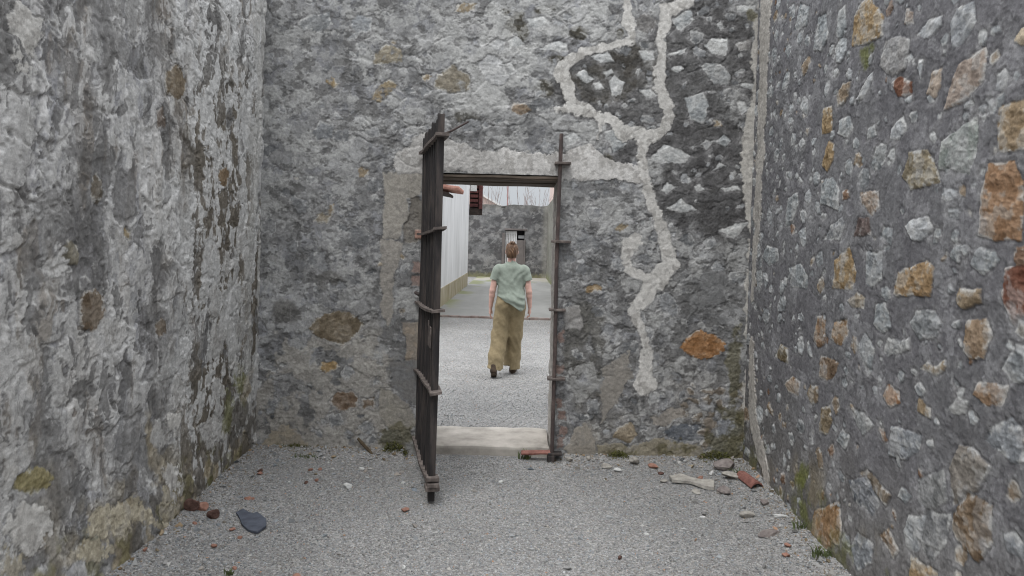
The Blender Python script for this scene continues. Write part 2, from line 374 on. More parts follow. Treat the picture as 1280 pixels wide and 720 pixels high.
# ---- right wall: grey pointing with light and rusty stones
def right_wall():
    W = Wall(grid_axis(2.15, BACK + .06, .0058, -1.2), grid_axis(-.06, TOP, .0042), 1)
    rnd = random.Random(11); u, v = W.u, W.v
    g = 102 + 7*W.big + 4*W.mid + 10*W.fine + 5*fbm(u*.8, v*.8, 2, 5) + 5*fbm(u*30, v*6, 3, 9)
    W.c[...] = np.stack([g + .5, g - .5, g + 2], -1)
    W.h[...] = .014*fbm(u*1.6, v*1.6, 3, 3) + .007*W.w1 + .003*W.mid + .003*W.fine
    # trowelled ridges and lost skin of the pointing
    f = fbm(u*4.2, v*3.0, 5, 13, .6); m = ss(.10, .15, f); W.h += .006*m; W.mixc(m*.5, np.stack([g + 9, g + 9, g + 10], -1))
    m = ss(.22, .32, fbm(u*5.5 + 3, v*7, 5, 15, .6)); W.h -= .006*m; W.mixc(m*.35, [86, 85, 86])
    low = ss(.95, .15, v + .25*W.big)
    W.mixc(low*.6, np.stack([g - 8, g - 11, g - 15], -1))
    A, B = zoomed(920, 0, .5), zoomed(920, 360, .5)
    oc, tan, rust, gr, lt, pk = (150, 122, 82), (146, 124, 94), (138, 92, 62), (134, 137, 137), (162, 163, 163), (150, 132, 117)
    S = [  # polygon, colour, part label or None
     (A([(283,40),(300,5),(325,-6),(357,40),(355,90),(320,108),(280,118)]), oc, 'ochre stone pitted at the top of the wall'),
     (A([(510,278),(530,200),(545,165),(610,112),(618,125),(610,200),(560,255)]), pk, 'large pinkish tan stone'),
     (A([(503,420),(505,350),(550,325),(595,285),(598,310),(590,390),(575,438)]), (134,139,131), 'grey green stone'),
     (A([(645,375),(647,262),(690,250),(724,243),(724,372),(665,382)]), (146,122,90), 'brown and grey stone at the photo edge'),
     (A([(597,590),(605,480),(625,405),(690,400),(712,450),(705,600),(640,600)]), (150,112,78), 'big rusty stone'),
     (A([(408,440),(425,380),(470,372),(500,425),(503,455),(430,475)]), (136,122,96), 'tan wedge shaped stone'),
     (A([(380,205),(400,187),(430,205),(428,240),(395,240)]), (124,80,58), 'small dark rust stone'),
     (A([(465,240),(480,180),(505,170),(503,215),(490,248)]), (162,143,124), None),
     (A([(290,255),(310,205),(332,180),(330,205),(310,245)]), (160,160,160), None),
     (A([(680,100),(700,70),(724,55),(724,112),(690,112)]), (174,155,126), 'pale ochre stone'),
     (A([(637,225),(640,185),(660,170),(673,190),(660,225)]), lt, None), (A([(530,125),(525,60),(545,15),(585,0),(590,60),(555,110)]), (146,147,148), None),
     (A([(440,90),(470,50),(505,40),(505,65),(470,98)]), lt, None), (A([(207,335),(210,270),(232,263),(233,330)]), oc, None),
     (A([(207,410),(225,350),(238,360),(236,400),(220,432)]), oc, None), (A([(185,125),(195,45),(215,35),(222,90),(205,128)]), gr, None),
     (A([(240,90),(245,25),(262,15),(265,70),(250,105)]), gr, None), (A([(135,80),(150,10),(175,15),(170,60)]), gr, None),
     (A([(240,720),(245,650),(280,612),(297,680),(290,725)]), oc, 'pointed tan stone'), (A([(320,710),(320,630),(365,625),(362,700),(335,718)]), (140,142,142), None),
     (A([(388,735),(400,680),(470,650),(490,668),(480,740),(400,742)]), (150,118,78), 'ochre stone with ragged top'),
     (A([(657,745),(665,670),(724,655),(724,790),(690,820),(668,780)]), (122,74,54), 'dark red brown stone at the photo edge'),
     (A([(205,510),(207,450),(235,445),(252,470),(250,525)]), gr, None), (A([(245,330),(250,300),(275,290),(285,320),(270,350)]), gr, None),
     (A([(320,350),(322,320),(340,310),(343,340)]), gr, None), (A([(375,355),(380,320),(410,290),(420,320),(400,350)]), lt, None),
     (A([(302,500),(305,480),(350,475),(352,520),(335,540)]), (148,128,110), None), (A([(415,565),(430,550),(475,545),(488,575),(455,605),(435,600)]), lt, None),
     (A([(357,590),(365,565),(388,575),(385,615)]), gr, None), (A([(213,600),(230,565),(260,542),(268,560),(255,600)]), (138,138,138), None),
     (A([(505,495),(510,465),(545,480),(545,495),(520,503)]), lt, None), (A([(63,640),(75,615),(100,620),(103,650),(80,665)]), gr, None),
     (A([(128,670),(160,660),(178,690),(175,720),(135,720)]), gr, None), (A([(120,565),(125,495),(148,480),(150,510),(135,560)]), gr, None),
     (A([(290,590),(300,545),(330,545),(335,590)]), (92,76,70), None), (A([(525,640),(540,600),(560,620),(550,660)]), gr, None),
     (A([(575,660),(600,620),(640,625),(650,650),(610,690)]), gr, None), (A([(345,165),(360,100),(400,90),(425,100),(415,170),(380,190)]), (140,136,132), None),
     (A([(408,60),(415,20),(430,30),(433,60)]), pk, None), (A([(440,170),(445,148),(458,150),(452,200)]), lt, None),
     (B([(433,90),(445,55),(490,55),(508,90),(495,125),(455,132)]), (130,131,130), 'round grey stone'),
     (B([(563,150),(570,85),(620,75),(635,120),(615,180),(580,175)]), (142,116,88), 'tan brown stone with pale rim'),
     (B([(365,270),(380,240),(405,260),(408,290),(385,302)]), (152,104,66), 'small rust orange stone'),
     (B([(588,265),(600,235),(680,240),(665,290),(625,295)]), (144,112,82), 'flat rusty stone with white edge'),
     (B([(525,305),(550,270),(580,285),(570,315),(535,318)]), (156,155,152), None), (B([(383,420),(387,345),(460,370),(460,405),(425,432)]), (132,134,136), 'pale grey stone'),
     (B([(620,380),(635,345),(690,320),(715,350),(724,440),(690,440)]), (128,130,132), 'big pale grey stone at the photo edge'), (B([(530,450),(555,395),(590,400),(640,450),(600,510),(540,540)]), (130,121,110), 'buff grey stone low in the wall'),
     (B([(540,600),(540,560),(580,510),(640,545),(640,640),(610,685),(560,640)]), (122,99,74), 'big brown stone low in the wall'),
     (B([(210,610),(212,560),(265,533),(282,600),(280,640),(250,655),(215,650)]), (142,106,68), 'orange brown stone at the wall foot'),
     (B([(425,610),(435,570),(480,570),(485,620),(460,665),(435,650)]), (146,147,147), 'light grey stone low in the wall'), (B([(303,650),(320,610),(360,640),(362,690),(330,712)]), (126,128,130), None),
     (B([(450,670),(515,710),(520,728),(450,728)]), (150,122,84), None), (B([(190,130),(200,70),(222,75),(222,140),(205,150)]), (134,104,76), None),
     (B([(235,130),(245,85),(275,75),(280,115),(262,145)]), (142,112,80), None), (B([(207,220),(210,170),(240,180),(258,190),(245,220),(225,235)]), (124,100,76), None),
     (B([(175,265),(185,240),(205,245),(205,285),(185,293)]), (132,112,86), None), (B([(120,240),(140,220),(160,235),(155,268),(130,262)]), (140,108,76), None),
     (B([(208,360),(212,300),(235,290),(240,330),(230,368)]), (124,106,78), None), (B([(365,160),(375,125),(410,135),(430,125),(430,155),(395,165),(375,175)]), (136,136,134), None),
     (B([(300,150),(320,110),(345,150),(340,200),(325,205)]), gr, None), (B([(340,90),(345,40),(370,35),(385,100),(365,115)]), gr, None),
     (B([(280,300),(320,310),(345,345),(320,370)]), (140,140,138), None), (B([(250,380),(265,350),(285,370),(275,405)]), gr, None),
     (B([(455,200),(475,180),(490,200),(520,180),(525,200),(500,225)]), tan, None), (B([(450,310),(455,275),(485,300),(485,325)]), tan, None),
     (B([(540,30),(550,0),(605,0),(605,40),(560,55)]), tan, None), (B([(275,30),(300,10),(320,25),(315,50),(290,50)]), (146,132,112), None),
     (B([(660,200),(690,135),(724,140),(724,240),(690,235)]), (130,132,132), None), (B([(690,110),(700,80),(724,75),(724,130)]), (160,146,120), None),
     (B([(95,170),(110,140),(128,150),(130,190)]), (122,106,78), None), (B([(455,480),(520,455),(525,500),(530,530),(480,560),(455,520)]), (120,119,116), None),
     (B([(480,560),(538,560),(530,640),(500,690),(470,640)]), (118,117,116), None), (B([(670,620),(700,610),(724,640),(724,680),(680,660)]), (128,130,132), None),
     (B([(310,460),(330,450),(390,520),(380,545)]), (122,108,90), None), (B([(370,620),(390,600),(420,660),(410,680)]), (120,96,72), None),
     (B([(285,480),(330,470),(365,540),(350,570),(300,530)]), (100,102,106), None), (B([(405,520),(415,495),(440,520),(425,540)]), gr, None),
    ]
    for pts, col, lab in S:
        q = [on_side(x, y, RIGHT) for x, y in pts]
        W.stone([p[0] for p in q], [p[1] for p in q], col, prot=.014, rough=.013, var=20, rag=.75, edge=.0035, part=('exposed_stone', lab) if lab else None, lime=.45)
    def colf(a, b):
        r = rnd.random(); k = rnd.uniform(-9, 9)
        low = b < .9
        if r < (.32 if low else .14): return (136 + k, 116 + k, 92 + k)
        if r < (.40 if low else .19): return (130 + k, 98 + k, 74 + k)
        return (140 + 1.8*k, 142 + 1.8*k, 142 + 1.8*k)
    W.scatter(rnd, 340, (.028, .10), colf, u=(2.0, BACK), v=(0, TOP), gap=.9, prot=.008, rough=.015, var=18, lime=.4, rag=1.0, edge=.004)
    W.scatter(rnd, 400, (.012, .036), colf, u=(2.0, BACK), v=(0, TOP), gap=.7, prot=.006, rough=.012, var=16, lime=.4, rag=1.0)
    W.scatter(rnd, 160, (.03, .14), colf, u=(-1.2, 2.0), v=(0, TOP), gap=.9, prot=.012, rough=.012, var=14)
    # lime smears
    m = ss(.34, .5, fbm(u*7 + 5, v*5, 5, 17, .65) + .15*W.fine)*.4; W.mixc(m, [146, 146, 147]); W.h += .003*m
    # damp green foot
    m = ss(.30, .02, v + .18*W.mid + .15*W.big)*ss(-.05, .25, W.w1 + .5*W.mid); W.mixc(m*.65, [92, 92, 56])
    m = ss(.55, .0, v + .3*W.big)*ss(.0, .3, fbm(u*6, v*4, 4, 20)); W.mixc(m*.5, [120, 108, 84])
    for px, py, r in ((1008,590,.07),(1003,603,.05),(1012,640,.05),(1002,660,.06),(1035,690,.08),(1075,70,.06)):
        q = on_side(px, py, RIGHT); w = W.win(q[0]-r, q[0]+r, q[1]-r, q[1]+r, .08)
        d = np.hypot(W.u[w]-q[0], W.v[w]-q[1]) - r + .05*W.mid[w]
        W.mixc(ss(.03, -.03, d)*.7, np.asarray([92, 96, 50], F32) + 14*W.fine[w][..., None], w)
    # pale mortar seam along the corner
    for pts in ([(953,-30,26),(952,60,20),(950,130,18),(947,210,16),(944,300,12),(941,370,8)], [(939,430,10),(940,500,14),(946,545,16),(962,600,14)]):
     for k, (px, py, hw) in enumerate(pts):
        q = on_side(px, py, RIGHT); pts[k] = (min(q[0], BACK), q[1], hw*.0052)
     W.line_patch(pts, (164, 160, 154), rag=2.0, var=18, dh=.014, flat=.5)
    root = empty('rubble_wall', (RIGHT, 3.5, 0))
    tag(root, 'right hand rubble wall of grey pointing studded with orange and pale stones', 'wall')
    x0 = RIGHT
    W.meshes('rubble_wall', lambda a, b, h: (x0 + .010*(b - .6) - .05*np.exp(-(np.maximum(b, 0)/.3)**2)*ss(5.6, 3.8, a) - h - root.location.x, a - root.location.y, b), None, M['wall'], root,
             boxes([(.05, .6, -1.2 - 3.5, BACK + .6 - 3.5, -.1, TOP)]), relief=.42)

# ---- left wall: streaked lime skin, dark stains
def left_wall():
    W = Wall(grid_axis(2.25, BACK + .06, .0058, -1.2), grid_axis(-.06, TOP, .0042), 30)
    rnd = random.Random(5); u, v = W.u, W.v
    f1, f2, idv = voronoi(u*3.6 + .28*W.w1 + .1*W.mid, v*4.6 + .28*W.w2, 3)
    edge = ss(.02, .22, f2 - f1)
    st = fbm(u*9 + .5*W.w1, v*1.3, 4, 11, .6); st2 = fbm(u*26 + .6*W.w1, v*3.2, 4, 12, .6); dg = fbm((u*.8 + v*.55)*9, (v - u*.5)*2.6, 4, 13, .6)
    st0 = fbm(u*3.4 + .3*W.w1, v*.5, 4, 23, .62)
    g = 148 + 16*W.big + 17*st0 + 13*st + 14*st2 + 7*dg + 9*W.fine + 6*W.mid + 6*idv
    W.c[...] = np.stack([g, g, g + 2], -1)
    W.h[...] = .026*fbm(u*1.5, v*1.5, 3, 3) + .026*edge*(.6 + .4*idv) + .010*W.w1 + .004*W.mid + .003*W.fine + .002*st2
    # flaking skin, in three layers
    for k, (sx, sy, t, dh, dc) in enumerate(((3.6, 1.9, .10, .010, 17), (8, 4.0, .16, .004, 12), (18, 8, .2, .002, 9))):
        f = fbm(u*sx + .3*W.w1, v*sy + .3*W.w2, 5, 14 + k, .62)
        m = ss(t, t + .05, f); W.h += dh*m; W.mixc(m*.8, np.stack([g + dc, g + dc - .5, g + dc - 2], -1))
        e = ss(.06, .0, np.abs(f - t + .02)); W.mixc(e*.14, [88, 86, 85])
    # grime
    m = ss(.12, .40, fbm(u*3 + 2, v*1.6, 5, 17, .62) + .25*st2); W.mixc(m*.5, np.asarray([92, 90, 89], F32) + (8*W.fine + 6*st2)[..., None])
    m = ss(.18, .5, st0 + .25*st)*.5; W.mixc(m, np.asarray([88, 86, 84], F32) + (8*W.fine + 9*st2)[..., None])
    m = ss(.22, .5, -st0 + .3*st2)*.5; W.mixc(m, np.asarray([152, 152, 154], F32) + (8*W.fine + 9*st2)[..., None])
    m = ss(.25, .45, fbm(u*6 + 7, v*2.2, 4, 18, .6)); W.mixc(m*.4, [104, 94, 82])
    m = ss(.20, .36, fbm(u*13, v*17, 4, 19, .6) - .2*edge); m = m*ss(-.1, .2, W.big + .6*W.w2); W.h -= .012*m; W.mixc(m*.6, [76, 74, 72])
    m = ss(.16, .34, fbm(u*7 + 11, v*3.5 + 3, 5, 21, .62))*.7; W.mixc(m, [154, 153, 152])
    n4 = fbm(u*3.2 + 40 + .4*W.w1, v*2.0 + .4*W.w2, 6, 3, .68); n5 = fbm(u*8 + 3 + .3*W.w1, v*5 + .3*W.w2, 5, 4, .68)
    m = np.maximum(ss(.06, .28, n4 + .05*W.fine + .12*st2), .8*ss(.22, .34, n5 + .1*st2)); W.h += .004*m
    W.mixc(m*.8, np.asarray([174, 173, 171], F32) + (10*W.mid + 9*W.fine + 14*st2 + 6*st)[..., None])
    m = np.maximum(ss(.20, .26, -n4 + .05*W.fine + .1*st2)*.7, ss(.27, .33, -n5 + .08*st2)); W.h -= .005*m
    W.mixc(m*.62, np.asarray([86, 85, 84], F32) + (10*W.mid + 8*W.fine + 10*st2)[..., None])
    # far end: white scabs on dark brown
    fe = ss(4.05, 4.75, u + .25*W.w1)
    dk = fe*ss(3.1, 2.3, v + .3*W.big)*ss(-.30, .10, W.big + .6*W.mid + .6*st + .25)
    W.mixc(dk*.85, np.asarray([88, 82, 73], F32) + (10*W.fine + 10*W.mid + 8*st2)[..., None])
    n1 = fbm(u*5.5 + 20 + .35*W.w1, v*2.6 + .3*W.w2, 5, 9, .66); n2 = fbm(u*11 + 4, v*6.5, 4, 10, .66)
    wh = np.maximum(ss(.02, .17, n1 + .05*W.fine), ss(.16, .28, n2 + .04*W.fine))*ss(3.95, 4.5, u + .25*W.w2)
    W.h += .006*wh; W.mixc(wh*.92, np.asarray([176, 176, 175], F32) + (10*W.mid + 8*W.fine + 11*st2)[..., None])
    ed = ss(5.2, 5.5, u + .1*W.w1)*ss(-.10, .05, fbm(u*9, v*1.6, 4, 22) + .05)
    W.mixc(ed*.8, np.asarray([172, 171, 168], F32) + (12*W.mid + 7*W.fine + 10*st2)[..., None])
    # tan feet of the wall
    low = ss(.62, .1, v + .28*W.big + .12*W.w1)
    W.mixc(low*ss(-.15, .15, fbm(u*5, v*5, 4, 6))*.7, np.asarray([142, 130, 106], F32) + (12*W.mid + 8*W.fine)[..., None])
    W.mixc(low*ss(.05, .3, fbm(u*8, v*7, 4, 8))*.7, [84, 80, 74])
    m = ss(.35, .05, v + .2*W.mid)*ss(.05, .3, W.w1 + .4*W.big); W.mixc(m*.5, [96, 92, 60])
    for (cx, cy, rx, ry), col, lab in (((222,102,13,23),(118,102,80),'brown oval stone high in the streaked wall'), ((116,390,18,28),(104,86,66),'dark brown stone in the streaked wall'), ((122,237,9,20),(100,90,76),None), ((202,150,6,15),(112,98,86),None),
                      ((38,602,24,16),(140,128,84),'yellowish stone low in the streaked wall'), ((199,410,7,10),(110,96,80),None), ((160,292,6,8),(140,118,80),None), ((88,318,11,18),(126,118,100),None),
                      ((120,655,18,12),(152,138,108),None), ((150,640,16,14),(150,136,108),None), ((95,690,16,14),(148,134,104),None),
                      ((190,640,8,16),(140,126,100),None), ((280,220,7,12),(128,104,76),None)):
        q = [on_side(cx + rx*math.cos(t)*rnd.uniform(.85, 1.15), cy + ry*math.sin(t)*rnd.uniform(.85, 1.15), LEFT) for t in [k*.698 for k in range(9)]]
        W.stone([p[0] for p in q], [p[1] for p in q], col, prot=.010, rough=.012, var=18, rag=2.0, part=('exposed_stone', lab) if lab else None, lime=.2)
    for cx, cy, rx, ry in ((33,35,17,22),(36,662,24,22),(20,75,10,9),(205,595,14,16),(215,530,10,18),(272,540,11,14)):
        q = [on_side(cx + rx*math.cos(t)*rnd.uniform(.8, 1.2), cy + ry*math.sin(t)*rnd.uniform(.8, 1.2), LEFT) for t in [k*.698 for k in range(9)]]
        W.poly_patch([p[0] for p in q], [p[1] for p in q], (176, 174, 170), rag=3.0, var=14, dh=.012, flat=.3)
    for cx, cy, rx, ry in ((222,490,11,22),(272,487,9,14),(262,535,16,20),(300,407,12,14),(270,425,9,22),(195,545,11,16),(268,380,8,20),(284,330,8,16),(300,300,6,22),(20,440,14,20),(72,480,14,30),(75,330,14,20),(15,300,12,20),(150,300,10,18),(140,420,12,24)):
        q = [on_side(cx + rx*math.cos(t)*rnd.uniform(.7, 1.3), cy + ry*math.sin(t)*rnd.uniform(.7, 1.3), LEFT) for t in [k*.698 for k in range(9)]]
        W.poly_patch([p[0] for p in q], [p[1] for p in q], (172, 171, 169), rag=2.6, var=16, dh=.010, flat=.3, soft=.012)
    for cx, cy, rx, ry in ((122,655,24,20),(150,648,26,16),(196,628,10,22),(98,695,26,14),(185,655,14,12),(10,700,12,16)):
        q = [on_side(cx + rx*math.cos(t)*rnd.uniform(.7, 1.3), cy + ry*math.sin(t)*rnd.uniform(.7, 1.3), LEFT) for t in [k*.698 for k in range(9)]]
        W.poly_patch([p[0] for p in q], [p[1] for p in q], (156, 149, 132), rag=2.6, var=20, dh=.010, flat=.2, soft=.010)
    for px, py, r in ((283,515,.07),(300,487,.06),(298,480,.05),(255,610,.05)):
        q = on_side(px, py, LEFT); w = W.win(q[0]-r, q[0]+r, q[1]-r, q[1]+r, .1)
        d = np.hypot(W.u[w]-q[0], (W.v[w]-q[1])*.7) - r + .06*W.mid[w]
        W.mixc(ss(.05, -.03, d)*.65, np.asarray([88, 88, 52], F32) + 12*W.fine[w][..., None], w)
    root = empty('plastered_wall', (LEFT, 3.5, 0))
    tag(root, 'left hand wall of flaking lime plaster with dark vertical rain streaks', 'wall')
    W.meshes('plastered_wall', lambda a, b, h: (LEFT - .006*(b - .6) + .075*np.exp(-(np.maximum(b, 0)/.32)**2)*ss(5.6, 3.8, a) + h - root.location.x, a - root.location.y, b), None, M['wall'], root,
             boxes([(-.6, -.05, -1.2 - 3.5, BACK + .6 - 3.5, -.1, TOP)]), relief=.40)

# ---- end wall with the doorway
def end_wall():
    W = Wall(grid_axis(LEFT - .06, RIGHT + .06, .0056), grid_axis(-.06, TOP, .0056), 60)
    rnd = random.Random(3); u, v = W.u, W.v
    f1, f2, idv = voronoi(u*4.4 + .30*W.w1 + .08*W.mid, v*6.0 + .30*W.w2 + .05*W.mid, 3)
    edge = ss(.03, .20, f2 - f1)
    show = ss(-.25, .25, fbm(u*1.9, v*1.9, 4, 4) + .1)          # where the stones show through the render
    st = fbm(u*11, v*1.4, 3, 11, .6)
    g = 124 + 10*W.big + 8*W.mid + 10*W.fine + 6*st + 11*idv*edge*show
    W.c[...] = np.stack([g - 1, g - .3, g + 2], -1)
    W.h[...] = .014*fbm(u*1.6, v*1.6, 3, 3) + .020*edge*show*(.7 + .3*idv) + .009*W.w1 + .003*W.mid + .003*W.fine + .002*W.rid*show
    W.mixc((1 - edge)*show*.16, [96, 95, 94])
    for k, (sx, sy, t, dh, dc) in enumerate(((3.6, 3.0, .08, .008, 13), (7.5, 6, .12, .004, 16), (15, 12, .16, .002, 13))):
        f = fbm(u*sx, v*sy, 5, 14 + k, .62); m = ss(t, t + .05, f)
        W.h += dh*m; W.mixc(m*.7, np.stack([g + dc + 4, g + dc + 4, g + dc + 3], -1))
    m = ss(.2, .45, fbm(u*4 + 3, v*4, 5, 18, .62)); W.mixc(m*.28, np.asarray([92, 92, 93], F32) + (8*W.fine)[..., None])
    m = ss(.22, .36, fbm(u*14, v*18, 4, 19, .6) - .15*edge); W.h -= .010*m; W.mixc(m*.38, [80, 79, 78])
    T1, T2, B1, B2 = zoomed(300, 0, .41667), zoomed(630, 0, .41667), zoomed(300, 300, .47222), zoomed(630, 300, .47222)
    # warm lower zone
    low = ss(.75, .1, v + .3*W.big); W.mixc(low*ss(-.1, .25, fbm(u*3, v*3, 4, 8))*.55, np.asarray([136, 130, 120], F32) + (9*W.mid + 6*W.fine)[..., None])
    mid = ss(1.0, 1.5, v)*ss(2.5, 1.9, v)*ss(-1.0, -1.6, u); W.mixc(mid*ss(0., .25, fbm(u*6, v*6, 5, 10, .6))*.28, [88, 87, 86])
    # black lichen
    def blob(lst, soft, amt, col, nz=.10, sd=21):
        acc = np.full(u.shape, -9, F32)
        for cx, cy, rx, ry in lst:
            a, b = on_back(cx, cy); k = BACK/FOC
            acc = np.maximum(acc, 1 - np.hypot((u - a)/(rx*k), (v - b)/(ry*k)))
        n = fbm(u*5, v*5, 5, sd, .62)
        m = ss(.0, soft, acc + nz*3.2*n - .05)*(acc > -.6)
        W.mixc(m*amt, np.asarray(col, F32) + (13*W.fine + 13*W.mid + 6*n + 8*W.w1)[..., None]); return m
    lich = blob([(770,95,75,55),(730,120,45,35),(885,70,85,100),(880,190,80,110),(850,110,60,100),(905,255,55,75),(800,170,65,50),(860,240,60,60)], .34, .97, (77, 76, 76), .11)
    W.h -= .006*lich
    blob([(760,110,45,35),(790,85,40,28),(735,100,25,20)], .2, .8, (62, 59, 54), .12, 6)
    blob([(645,35,22,24),(725,42,18,12),(683,12,16,9),(697,75,14,8),(680,112,16,16),(775,42,6,8),(583,145,20,12),(745,200,22,12),(630,15,10,6)], .3, .85, (66, 63, 55), .12, 7)
    blob([(355,250,28,30),(470,250,25,20),(610,150,25,14),(375,330,30,30)], .5, .3, (84, 84, 83), .1, 9)
    blob([(410,350,24,14),(355,390,22,18)], .4, .55, (76, 74, 70), .1, 12)
    blob([(735,395,22,32),(720,440,22,40),(735,500,22,24),(745,450,14,50)], .4, .7, (80, 78, 73), .12, 13)
    blob([(840,360,24,12),(880,440,40,20),(905,500,40,30),(800,540,60,20)], .5, .5, (90, 89, 88), .1, 14)
    dr = ss(-.05, .35, fbm(u*12 + .4*W.w1, v*1.5, 4, 2, .62) + .35*W.mid)*ss(.75, 1.05, u)*ss(1.0, 1.6, v)*ss(2.5, 1.7, v); W.mixc(dr*.6, np.asarray([78, 77, 77], F32) + (9*W.fine + 8*W.mid)[..., None])
    dr = ss(.10, .30, fbm(u*5 + 30, v*5 + .4*W.w2, 5, 13, .66))*ss(.28, .4, u)*ss(1.7, 1.2, v); W.mixc(dr*.5, np.asarray([84, 83, 82], F32) + (9*W.fine + 8*W.mid)[..., None])
    n = fbm(u*4.5 + 8 + .3*W.w1, v*4.5 + .3*W.w2, 6, 21, .66); m = ss(.14, .34, n + .06*W.fine)*.45; W.mixc(m, np.asarray([84, 84, 84], F32) + (10*W.fine + 9*W.mid)[..., None])
    n = fbm(u*9 + 2, v*13 + .3*W.w2, 5, 16, .66); m = ss(.24, .32, n); W.h -= .006*m; W.mixc(m*.5, np.asarray([74, 73, 72], F32) + (9*W.fine)[..., None])
    m = ss(.20, .32, fbm(u*6 + 12, v*6, 5, 17, .66))*(1 - lich); W.h += .004*m; W.mixc(m*.6, np.asarray([156, 156, 154], F32) + (10*W.fine + 9*W.mid)[..., None])
    m = ss(.06, .20, fbm(u*4 + 21 + .3*W.w1, v*5 + .3*W.w2, 5, 6, .64))*ss(2.35, 2.75, v)*ss(-1.0, -.3, u)*(1 - .85*lich); W.h += .005*m; W.mixc(m*.75, np.asarray([160, 160, 158], F32) + (11*W.fine + 12*W.mid)[..., None])
    # pale lime over the foot on the left
    m = ss(.0, .16, fbm(u*3.5 + 5, v*3.5, 5, 7, .62) + .45*ss(.95, .2, v) - .28)*ss(1.15, .8, v)*ss(-.85, -1.0, u); W.mixc(m*.7, np.asarray([150, 146, 139], F32) + (10*W.fine + 9*W.mid)[..., None]); W.h += .004*m
    # white stones in the lichen
    white, wg = (172, 172, 169), (152, 154, 153)
    for pts, col in [
      ([(600,135),(625,115),(670,115),(668,165),(620,160)], white), ([(588,200),(600,185),(650,190),(678,225),(675,255),(630,255)], (138,138,136)),
      ([(540,295),(600,278),(615,310),(600,365),(560,360)], wg), ([(400,155),(445,150),(450,175),(415,180)], white), ([(315,240),(330,225),(365,250),(355,285),(325,290)], white),
      ([(210,225),(240,208),(270,235),(250,250)], white), ([(260,170),(310,155),(330,185),(290,190)], white), ([(440,470),(480,435),(530,450),(560,470),(540,490),(470,490)], white),
      ([(695,20),(755,15),(750,38),(700,38)], white), ([(695,130),(740,115),(740,150),(705,155)], (130,126,122)), ([(695,310),(720,305),(735,330),(715,345)], white),
      ([(630,430),(655,405),(680,420),(665,445)], wg), ([(470,570),(490,548),(520,560),(490,580)], white), ([(570,560),(590,552),(605,570),(580,577)], white),
      ([(490,625),(530,600),(580,630),(540,640)], white), ([(620,515),(645,490),(668,497),(630,510)], white), ([(650,565),(700,555),(710,570),(660,575)], white),
      ([(300,400),(340,385),(370,430),(330,455)], wg), ([(175,410),(210,395),(235,420),(190,435)], white), ([(405,270),(440,262),(460,285),(430,292)], white),
      ([(500,60),(560,25),(575,60),(530,95)], wg), ([(100,150),(150,125),(190,130),(195,155)], white), ([(490,165),(550,145),(545,160),(500,172)], white),
      ([(500,205),(520,195),(545,205),(520,220)], white), ([(710,250),(755,248),(752,265),(715,265)], white), ([(640,690),(700,670),(740,665),(690,715)], white),
      ([(390,60),(420,40),(460,60),(440,100),(400,95)], (118,114,110)), ([(60,60),(120,50),(150,75),(90,90)], white), ([(10,130),(40,110),(60,130),(20,145)], white),
      ([(-20,200),(25,185),(40,215),(0,240)], white), ([(300,215),(322,205),(330,215),(305,230)], white), ([(265,250),(285,240),(300,265),(275,270)], white),
      ([(640,275),(680,265),(690,290),(650,298)], (112,111,110)), ([(780,540),(800,540),(800,570),(780,575)], white)]:
        q = [on_back(*p) for p in T2(pts)]; W.stone([p[0] for p in q], [p[1] for p in q], col, prot=.014, rough=.015, var=20, rag=1.1, lime=.3)
    q = lambda Z, pts: list(zip(*[on_back(*p) for p in Z(pts)]))
